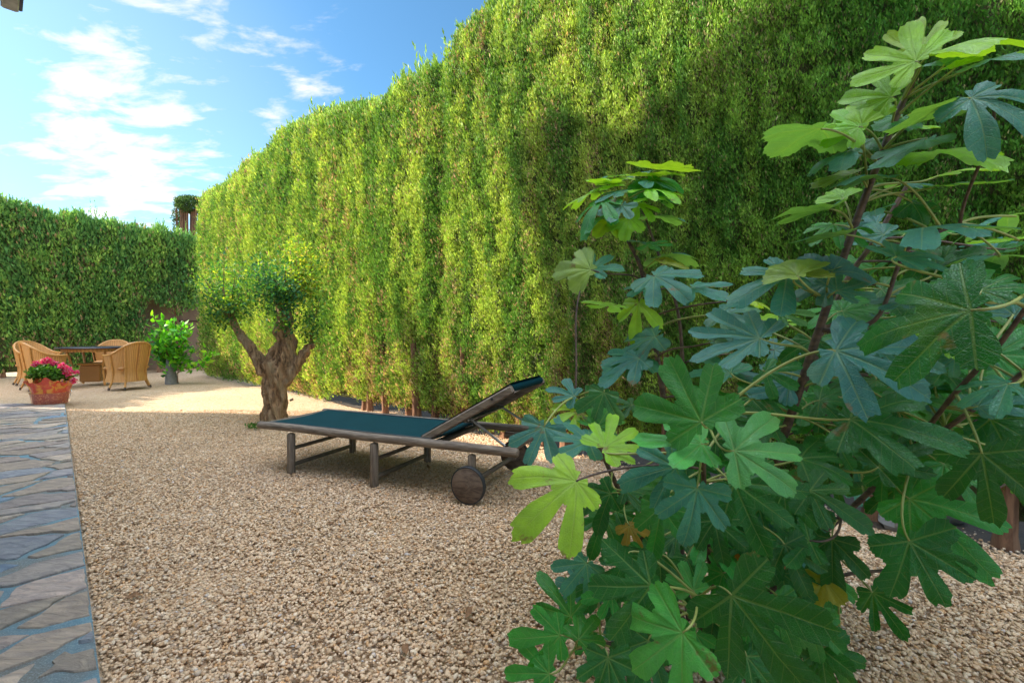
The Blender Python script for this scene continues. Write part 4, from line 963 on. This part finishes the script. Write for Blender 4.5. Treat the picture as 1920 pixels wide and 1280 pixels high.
BR, MD, DK, BL, OL, LT = (.30, .56, .03), (.034, .245, .030), (.015, .145, .013), (.050, .215, .165), (.24, .36, .05), (.09, .38, .08)  # bright and blue tints paint in backlight glow and sky sheen
# x, y, depth, size px, tip angle, facing (90 = faces the camera, 0 = seen edge-on), colour, lobes
LEAF = [
 (1315, 790, 1.00, 170, 118, 78, MD, 5), (1377, 845, .98, 150, 8, 52, LT, 5), (1307, 915, 1.02, 125, -98, 66, BL, 5), (1267, 875, 1.08, 120, 196, 45, BL, 5),
 (1377, 905, 1.08, 140, -32, 60, DK, 5), (1080, 902, 1.15, 150, 218, 52, BR, 5), (1220, 1097, 1.0, 165, 192, 78, DK, 5), (1280, 1185, .92, 185, 222, 82, LT, 5),
 (1372, 1115, .95, 205, -48, 80, DK, 5), (1300, 1105, 1.1, 70, 115, 62, LT, 5), (1050, 1190, 1.2, 95, 188, 55, MD, 5), (1070, 1155, 1.25, 85, 130, 60, MD, 5),
 (1030, 1262, 1.15, 100, 182, 45, MD, 5), (1085, 1198, 1.2, 70, 48, 45, MD, 5), (1140, 1232, 1.12, 115, -85, 60, DK, 5), (1145, 925, 1.35, 95, 205, 45, DK, 5),
 (1105, 828, 1.35, 105, 172, 32, BL, 5), (1135, 838, 1.25, 125, 32, 35, BR, 5), (1076, 742, 1.48, 62, 160, 40, BL, 5), (1085, 770, 1.45, 60, 200, 40, BR, 5),
 (1020, 800, 1.30, 95, 245, 60, BL, 5), (1200, 668, 1.6, 100, 192, 25, BL, 5), (1315, 832, 1.05, 120, 178, 25, LT, 5), (1240, 950, 1.15, 100, -100, 60, MD, 5),
 (1340, 975, 1.2, 100, -80, 60, DK, 5), (1100, 1055, 1.3, 80, 230, 55, BL, 5), (1120, 800, 1.4, 80, 60, 45, MD, 5),
 (1108, 506, 1.6, 90, 170, 62, OL, 3), (1110, 506, 1.62, 75, 40, 40, BL, 5), (1227, 518, 1.5, 110, -22, 42, BL, 5), (1297, 539, 1.5, 85, -20, 30, BL, 5),
 (1424, 635, 1.15, 150, 168, 45, BL, 5), (1151, 572, 1.7, 85, 190, 18, BR, 5), (1198, 568, 1.7, 70, -105, 60, BR, 5), (1229, 631, 1.6, 115, 202, 30, BL, 5),
 (1198, 672, 1.55, 95, 203, 30, BL, 5), (1475, 514, 1.2, 115, 200, 50, BL, 5),
 # crown of the left stem
 (1120, 358, 1.78, 105, 178, 14, BR, 5), (1150, 350, 1.75, 60, 150, 25, BR, 5), (1205, 330, 1.8, 90, 25, 14, BR, 5), (1230, 318, 1.8, 95, 33, 15, BR, 3), (1220, 340, 1.75, 80, 8, 14, BL, 5),
 (1175, 335, 1.8, 60, 130, 35, BR, 5), (1190, 330, 1.85, 55, 95, 35, BL, 5), (1215, 355, 1.7, 95, 2, 12, BR, 5), (1130, 378, 1.7, 85, 215, 30, MD, 5), (1165, 385, 1.65, 70, 240, 50, BL, 5),
 (1225, 335, 1.8, 75, -38, 30, MD, 3), (1150, 400, 1.7, 80, 200, 20, MD, 5), (1170, 360, 1.7, 70, 170, 25, BL, 5), (1195, 385, 1.75, 60, -20, 30, BR, 5), (1180, 410, 1.7, 60, -110, 50, BR, 3),
 (1225, 405, 1.8, 75, 15, 14, BL, 3), (1205, 372, 1.7, 80, 20, 22, BR, 5), (1200, 455, 1.75, 55, 60, 30, BL, 5), (1215, 460, 1.7, 60, 0, 20, MD, 5), (1140, 415, 1.75, 60, 230, 40, BR, 3),
 (1240, 480, 1.75, 90, 22, 14, BL, 3), (1245, 495, 1.7, 65, 35, 20, OL, 3), (1210, 540, 1.7, 60, 200, 20, BL, 5), (1160, 330, 1.85, 50, 160, 20, BL, 5), (1160, 345, 1.8, 75, 165, 10, BR, 3),
 # crown of the right stem
 (1717, 115, 1.05, 125, 150, 74, BR, 5), (1722, 100, 1.1, 92, 88, 70, BR, 5), (1745, 103, 1.08, 165, 25, 22, BR, 3), (1670, 182, 1.1, 110, 156, 72, BR, 5), (1610, 238, 1.12, 100, 165, 70, BR, 5),
 (1615, 235, 1.12, 85, 95, 75, BR, 3), (1540, 242, 1.1, 165, 185, 12, BL, 3), (1820, 185, .90, 150, -28, 50, BL, 5), (1820, 185, .92, 135, 178, 18, BL, 3), (1735, 262, 1.05, 120, 205, 28, BL, 3),
 (1660, 330, 1.1, 100, 165, 14, BL, 5), (1600, 325, 1.15, 90, 172, 35, OL, 3), (1590, 285, 1.15, 95, 185, 14, BL, 3), (1752, 285, 1.1, 145, 6, 10, BR, 3), (1555, 392, 1.12, 120, 175, 8, BL, 3),
 (1585, 440, 1.12, 110, 180, 10, BL, 3), (1495, 517, 1.1, 95, 128, 60, OL, 3), (1500, 516, 1.12, 75, 12, 25, OL, 3), (1560, 510, 1.12, 85, 60, 60, BL, 3), (1570, 545, 1.12, 95, 20, 40, BL, 5), (1555, 530, 1.2, 90, 200, 40, BL, 5),
 (1680, 482, 1.0, 130, 8, 28, BL, 5), (1732, 427, 1.0, 170, 8, 14, BL, 5), (1820, 582, .74, 235, 192, 76, DK, 5), (1838, 545, .8, 130, 80, 50, DK, 5), (1760, 330, 1.2, 100, 14, 22, BR, 5), (1755, 350, 1.18, 95, -10, 20, DK, 5),
 (1828, 122, 1.0, 105, 20, 18, BL, 3), (1790, 128, 1.05, 55, 30, 40, BR, 3), (1770, 122, 1.1, 60, 70, 40, BL, 3), (1690, 220, 1.15, 80, 200, 40, MD, 3), (1700, 240, 1.2, 75, 30, 35, BR, 5), (1640, 262, 1.2, 60, 190, 35, DK, 3),
 (1690, 345, 1.2, 90, 25, 20, BL, 5), (1640, 395, 1.25, 80, 160, 15, BL, 5), (1710, 380, 1.2, 60, -60, 45, DK, 3), (1580, 372, 1.25, 60, 130, 40, BR, 3),
 # right side
 (1567, 658, 1.0, 200, -18, 42, BL, 5), (1594, 786, .98, 165, 2, 50, DK, 5), (1841, 850, .95, 160, -82, 72, DK, 5), (1857, 786, 1.0, 120, -28, 55, DK, 5), (1705, 1014, 1.05, 160, -62, 76, DK, 5),
 (1705, 935, 1.1, 165, -38, 50, MD, 5), (1541, 1216, 1.15, 100, 240, 60, DK, 5), (1545, 1215, 1.15, 100, -45, 60, DK, 5), (1471, 1020, 1.15, 105, -62, 65, DK, 5), (1519, 919, 1.1, 110, -22, 50, DK, 5),
 (1636, 1110, 1.2, 90, -52, 55, DK, 5), (1833, 762, 1.0, 100, 20, 30, BL, 5), (1890, 720, .95, 110, -160, 30, BL, 5), (1420, 740, 1.3, 110, 30, 35, DK, 5), (1480, 720, 1.3, 110, 170, 35, BL, 5), (1640, 650, 1.2, 110, -10, 25, BL, 5),
 (1900, 590, 1.0, 110, 60, 40, BL, 5), (1870, 480, 1.1, 120, 160, 15, BL, 5), (1900, 450, 1.15, 90, 170, 18, BR, 5), (1890, 405, 1.2, 100, 178, 12, BL, 5), (1780, 620, 1.2, 90, -140, 30, BR, 5),
 (1420, 1010, 1.2, 110, -110, 60, DK, 5), (1560, 1010, 1.25, 90, -90, 60, DK, 5), (1370, 700, 1.35, 100, 140, 35, BL, 5), (1450, 800, 1.25, 90, 190, 40, DK, 5), (1340, 640, 1.5, 100, 10, 30, BL, 5), (1350, 590, 1.55, 90, -10, 28, BL, 5),
 (1500, 860, 1.2, 120, 20, 40, DK, 5), (1680, 760, 1.2, 90, 40, 35, MD, 5), (1770, 870, 1.15, 90, -30, 45, MD, 5), (1390, 560, 1.6, 80, 20, 15, BR, 5), (1430, 600, 1.5, 90, 15, 20, BR, 5), (1900, 860, 1.1, 100, -70, 60, DK, 5),
 (1450, 1130, 1.05, 100, -60, 60, DK, 5), (1215, 1200, 1.15, 100, -110, 55, DK, 5), (1400, 1230, 1.05, 110, -75, 60, DK, 5), (1180, 1060, 1.25, 80, 210, 50, DK, 5),
]
rs = random.Random(21)
# inner leaves that fill the bush
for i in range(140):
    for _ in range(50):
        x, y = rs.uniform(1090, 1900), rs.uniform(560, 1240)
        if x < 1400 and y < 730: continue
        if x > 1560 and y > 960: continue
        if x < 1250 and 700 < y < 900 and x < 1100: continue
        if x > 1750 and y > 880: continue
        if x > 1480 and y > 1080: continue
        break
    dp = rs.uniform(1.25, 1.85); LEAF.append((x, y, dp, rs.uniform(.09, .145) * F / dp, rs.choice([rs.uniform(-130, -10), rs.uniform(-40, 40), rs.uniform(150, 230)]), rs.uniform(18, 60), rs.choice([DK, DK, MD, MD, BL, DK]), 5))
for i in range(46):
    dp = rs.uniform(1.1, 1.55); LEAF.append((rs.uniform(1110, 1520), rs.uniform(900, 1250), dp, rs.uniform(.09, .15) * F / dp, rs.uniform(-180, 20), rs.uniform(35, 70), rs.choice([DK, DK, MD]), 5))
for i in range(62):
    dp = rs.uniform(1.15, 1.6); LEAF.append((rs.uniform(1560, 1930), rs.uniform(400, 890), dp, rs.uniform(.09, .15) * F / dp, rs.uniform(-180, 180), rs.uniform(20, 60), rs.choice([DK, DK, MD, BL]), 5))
LEAF += [(1432, 1010, 1.25, 80, -100, 60, (.42, .17, .03), 5), (1545, 1085, 1.25, 70, -110, 60, (.45, .36, .04), 3), (1555, 1050, 1.28, 60, 120, 50, (.22, .28, .03), 3), (1180, 985, 1.4, 60, -60, 50, (.38, .26, .03), 5)]
VV = []; FF = []; UU = []; CC = []; off = 0; pet = MB(); petd = MB()
for (x, y, dp, sz, ang_, fc, colr, lb) in LEAF:
    L = sz * dp / F * rs.uniform(.82, .96)
    if lb == 5 and rs.random() < .10: lb = 7
    V, Fq, UV = fig_leaf(rs, L, rs.uniform(.54, .72) if lb != 3 else rs.uniform(.25, .42), lb)
    pos = P(x, y, dp); view = (pos - Vector((0, 0, CAMH))).normalized(); fa = R(fc + rs.uniform(-8, 8)); roll = rs.uniform(-.30, .30)
    tocam = Vector((-view.x, -view.y, 0)).normalized(); nrm = (Vector((0, 0, 1)) * math.cos(fa) + tocam * math.sin(fa) + Vector((tocam.y, -tocam.x, 0)) * roll).normalized()
    rgt = Vector((0, 0, 1)).cross(-view).normalized() * 1.0; rgt = view.cross(Vector((0, 0, 1))).normalized(); upv = rgt.cross(view).normalized()
    ds = rgt * math.cos(R(ang_)) + upv * math.sin(R(ang_)); vn_ = view.dot(nrm)
    lam = -ds.dot(nrm) / vn_ if abs(vn_) > .05 else 0; lam = max(-1.1, min(1.1, lam)); tp = ds + view * lam; tp = (tp - nrm * tp.dot(nrm)).normalized()
    sx_ = tp.cross(nrm).normalized(); M3 = np.array([tuple(sx_), tuple(tp), tuple(nrm)])
    W3 = V @ M3 + np.array(tuple(pos - base))
    VV.append(W3); FF += [tuple(i + off for i in f) if f[2] != f[3] else tuple(i + off for i in f[:3]) for f in Fq]; off += len(V); UU.append(UV)
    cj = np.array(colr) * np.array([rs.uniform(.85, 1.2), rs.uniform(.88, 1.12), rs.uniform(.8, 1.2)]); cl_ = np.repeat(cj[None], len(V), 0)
    CC.append(cl_)
    # petiole from the stem to the blade
    q = np.array(tuple(pos - base)); back_ = q - np.array(tuple(tp)) * .09 - np.array([0, 0, .03])
    dd = np.linalg.norm(SPn - back_[None], axis=1) + .25 * np.clip(SPn[:, 2] - q[2] + .02, 0, None); j = int(np.argmin(dd)); s0 = Vector(SPn[j]); e0 = Vector(q)
    dl = (e0 - s0).length
    b1 = s0 + (e0 - s0) * .30 + Vector((0, 0, .10 * dl)); b2 = e0 - tp * .28 * dl - Vector((0, 0, .05 * dl)); rad = .0021 + .0008 * min(1, dl / .3)
    cv = [s0 * (1 - f_) ** 3 + b1 * 3 * f_ * (1 - f_) ** 2 + b2 * 3 * f_ * f_ * (1 - f_) + e0 * f_ ** 3 for f_ in [k / 12 for k in range(13)]]; (pet if dl < .30 else petd).tube(cv, [rad * (1.3 - .4 * i / (len(cv) - 1)) for i in range(len(cv))], 6)
V = np.concatenate(VV); UVa = np.concatenate(UU); Ca = np.concatenate(CC)
nlf = len(FF); nlv = len(V); allv = V.tolist()
for m_ in (pet, petd):
    o_ = len(allv); allv += m_.v; FF += [tuple(i + o_ for i in f) for f in m_.f]
npet = len(pet.f); nx_ = len(allv) - nlv
UVa = np.concatenate([UVa, np.zeros((nx_, 2))]); Ca = np.concatenate([Ca, np.full((nx_, 3), .2)])
me = bpy.data.meshes.new('foliage'); me.from_pydata(allv, [], FF); V = np.array(allv)
for m_ in (M_FIG, M_PETIOLE, M_FIGBARK): me.materials.append(m_)
me.polygons.foreach_set('material_index', np.array([0] * nlf + [1] * npet + [2] * (len(FF) - nlf - npet), np.int32))
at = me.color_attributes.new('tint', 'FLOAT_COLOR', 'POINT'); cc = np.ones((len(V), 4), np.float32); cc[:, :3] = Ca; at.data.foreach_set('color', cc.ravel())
ul = me.uv_layers.new(name='uv'); vi = np.empty(len(me.loops), np.int32); me.loops.foreach_get('vertex_index', vi); ul.data.foreach_set('uv', UVa[vi].astype(np.float32).ravel())
link('foliage', me, None, fig)

# dry leaves lying on the gravel
t = material('dry_leaf'); n = t.noise(t.obj, 60, 3); t.l.new(t.mix(n, (.10, .045, .02), (.34, .17, .07)), t.b.inputs['Base Color']); t.b.inputs['Roughness'].default_value = .8
rq = random.Random(3)
for i, (x, y) in enumerate([(300, 840), (420, 1010), (620, 985), (803, 877), (250, 1120), (730, 1120), (520, 900), (905, 1010), (340, 770), (640, 755), (760, 1220), (450, 1190), (1660, 1180), (880, 1150), (205, 930), (392, 868)]):
    mb = MB(); k1, k2 = rq.uniform(.1, .4), rq.uniform(-.3, .3); L = rq.uniform(.016, .030)
    def lf(u, v):
        yy = (v - .5) * 2; ww = math.sin(math.pi * min(.98, max(.02, v))) ** .8 * .42
        xx = (u - .5) * 2 * ww; return Vector((xx, yy, .25 + k1 * xx * xx * 3 + k2 * yy * yy + .1 * math.sin(yy * 5))) * L
    mb.grid(7, 11, lf); o = mb.build('dry_leaf', t.m, None, label='small dry brown leaf lying on the gravel', cat='leaf', group='dry leaves scattered on the gravel')
    o.location = G(x, y) + Vector((0, 0, .004)); o.rotation_euler = (rq.uniform(-.3, .3), rq.uniform(-.3, .3), rq.uniform(0, 6))
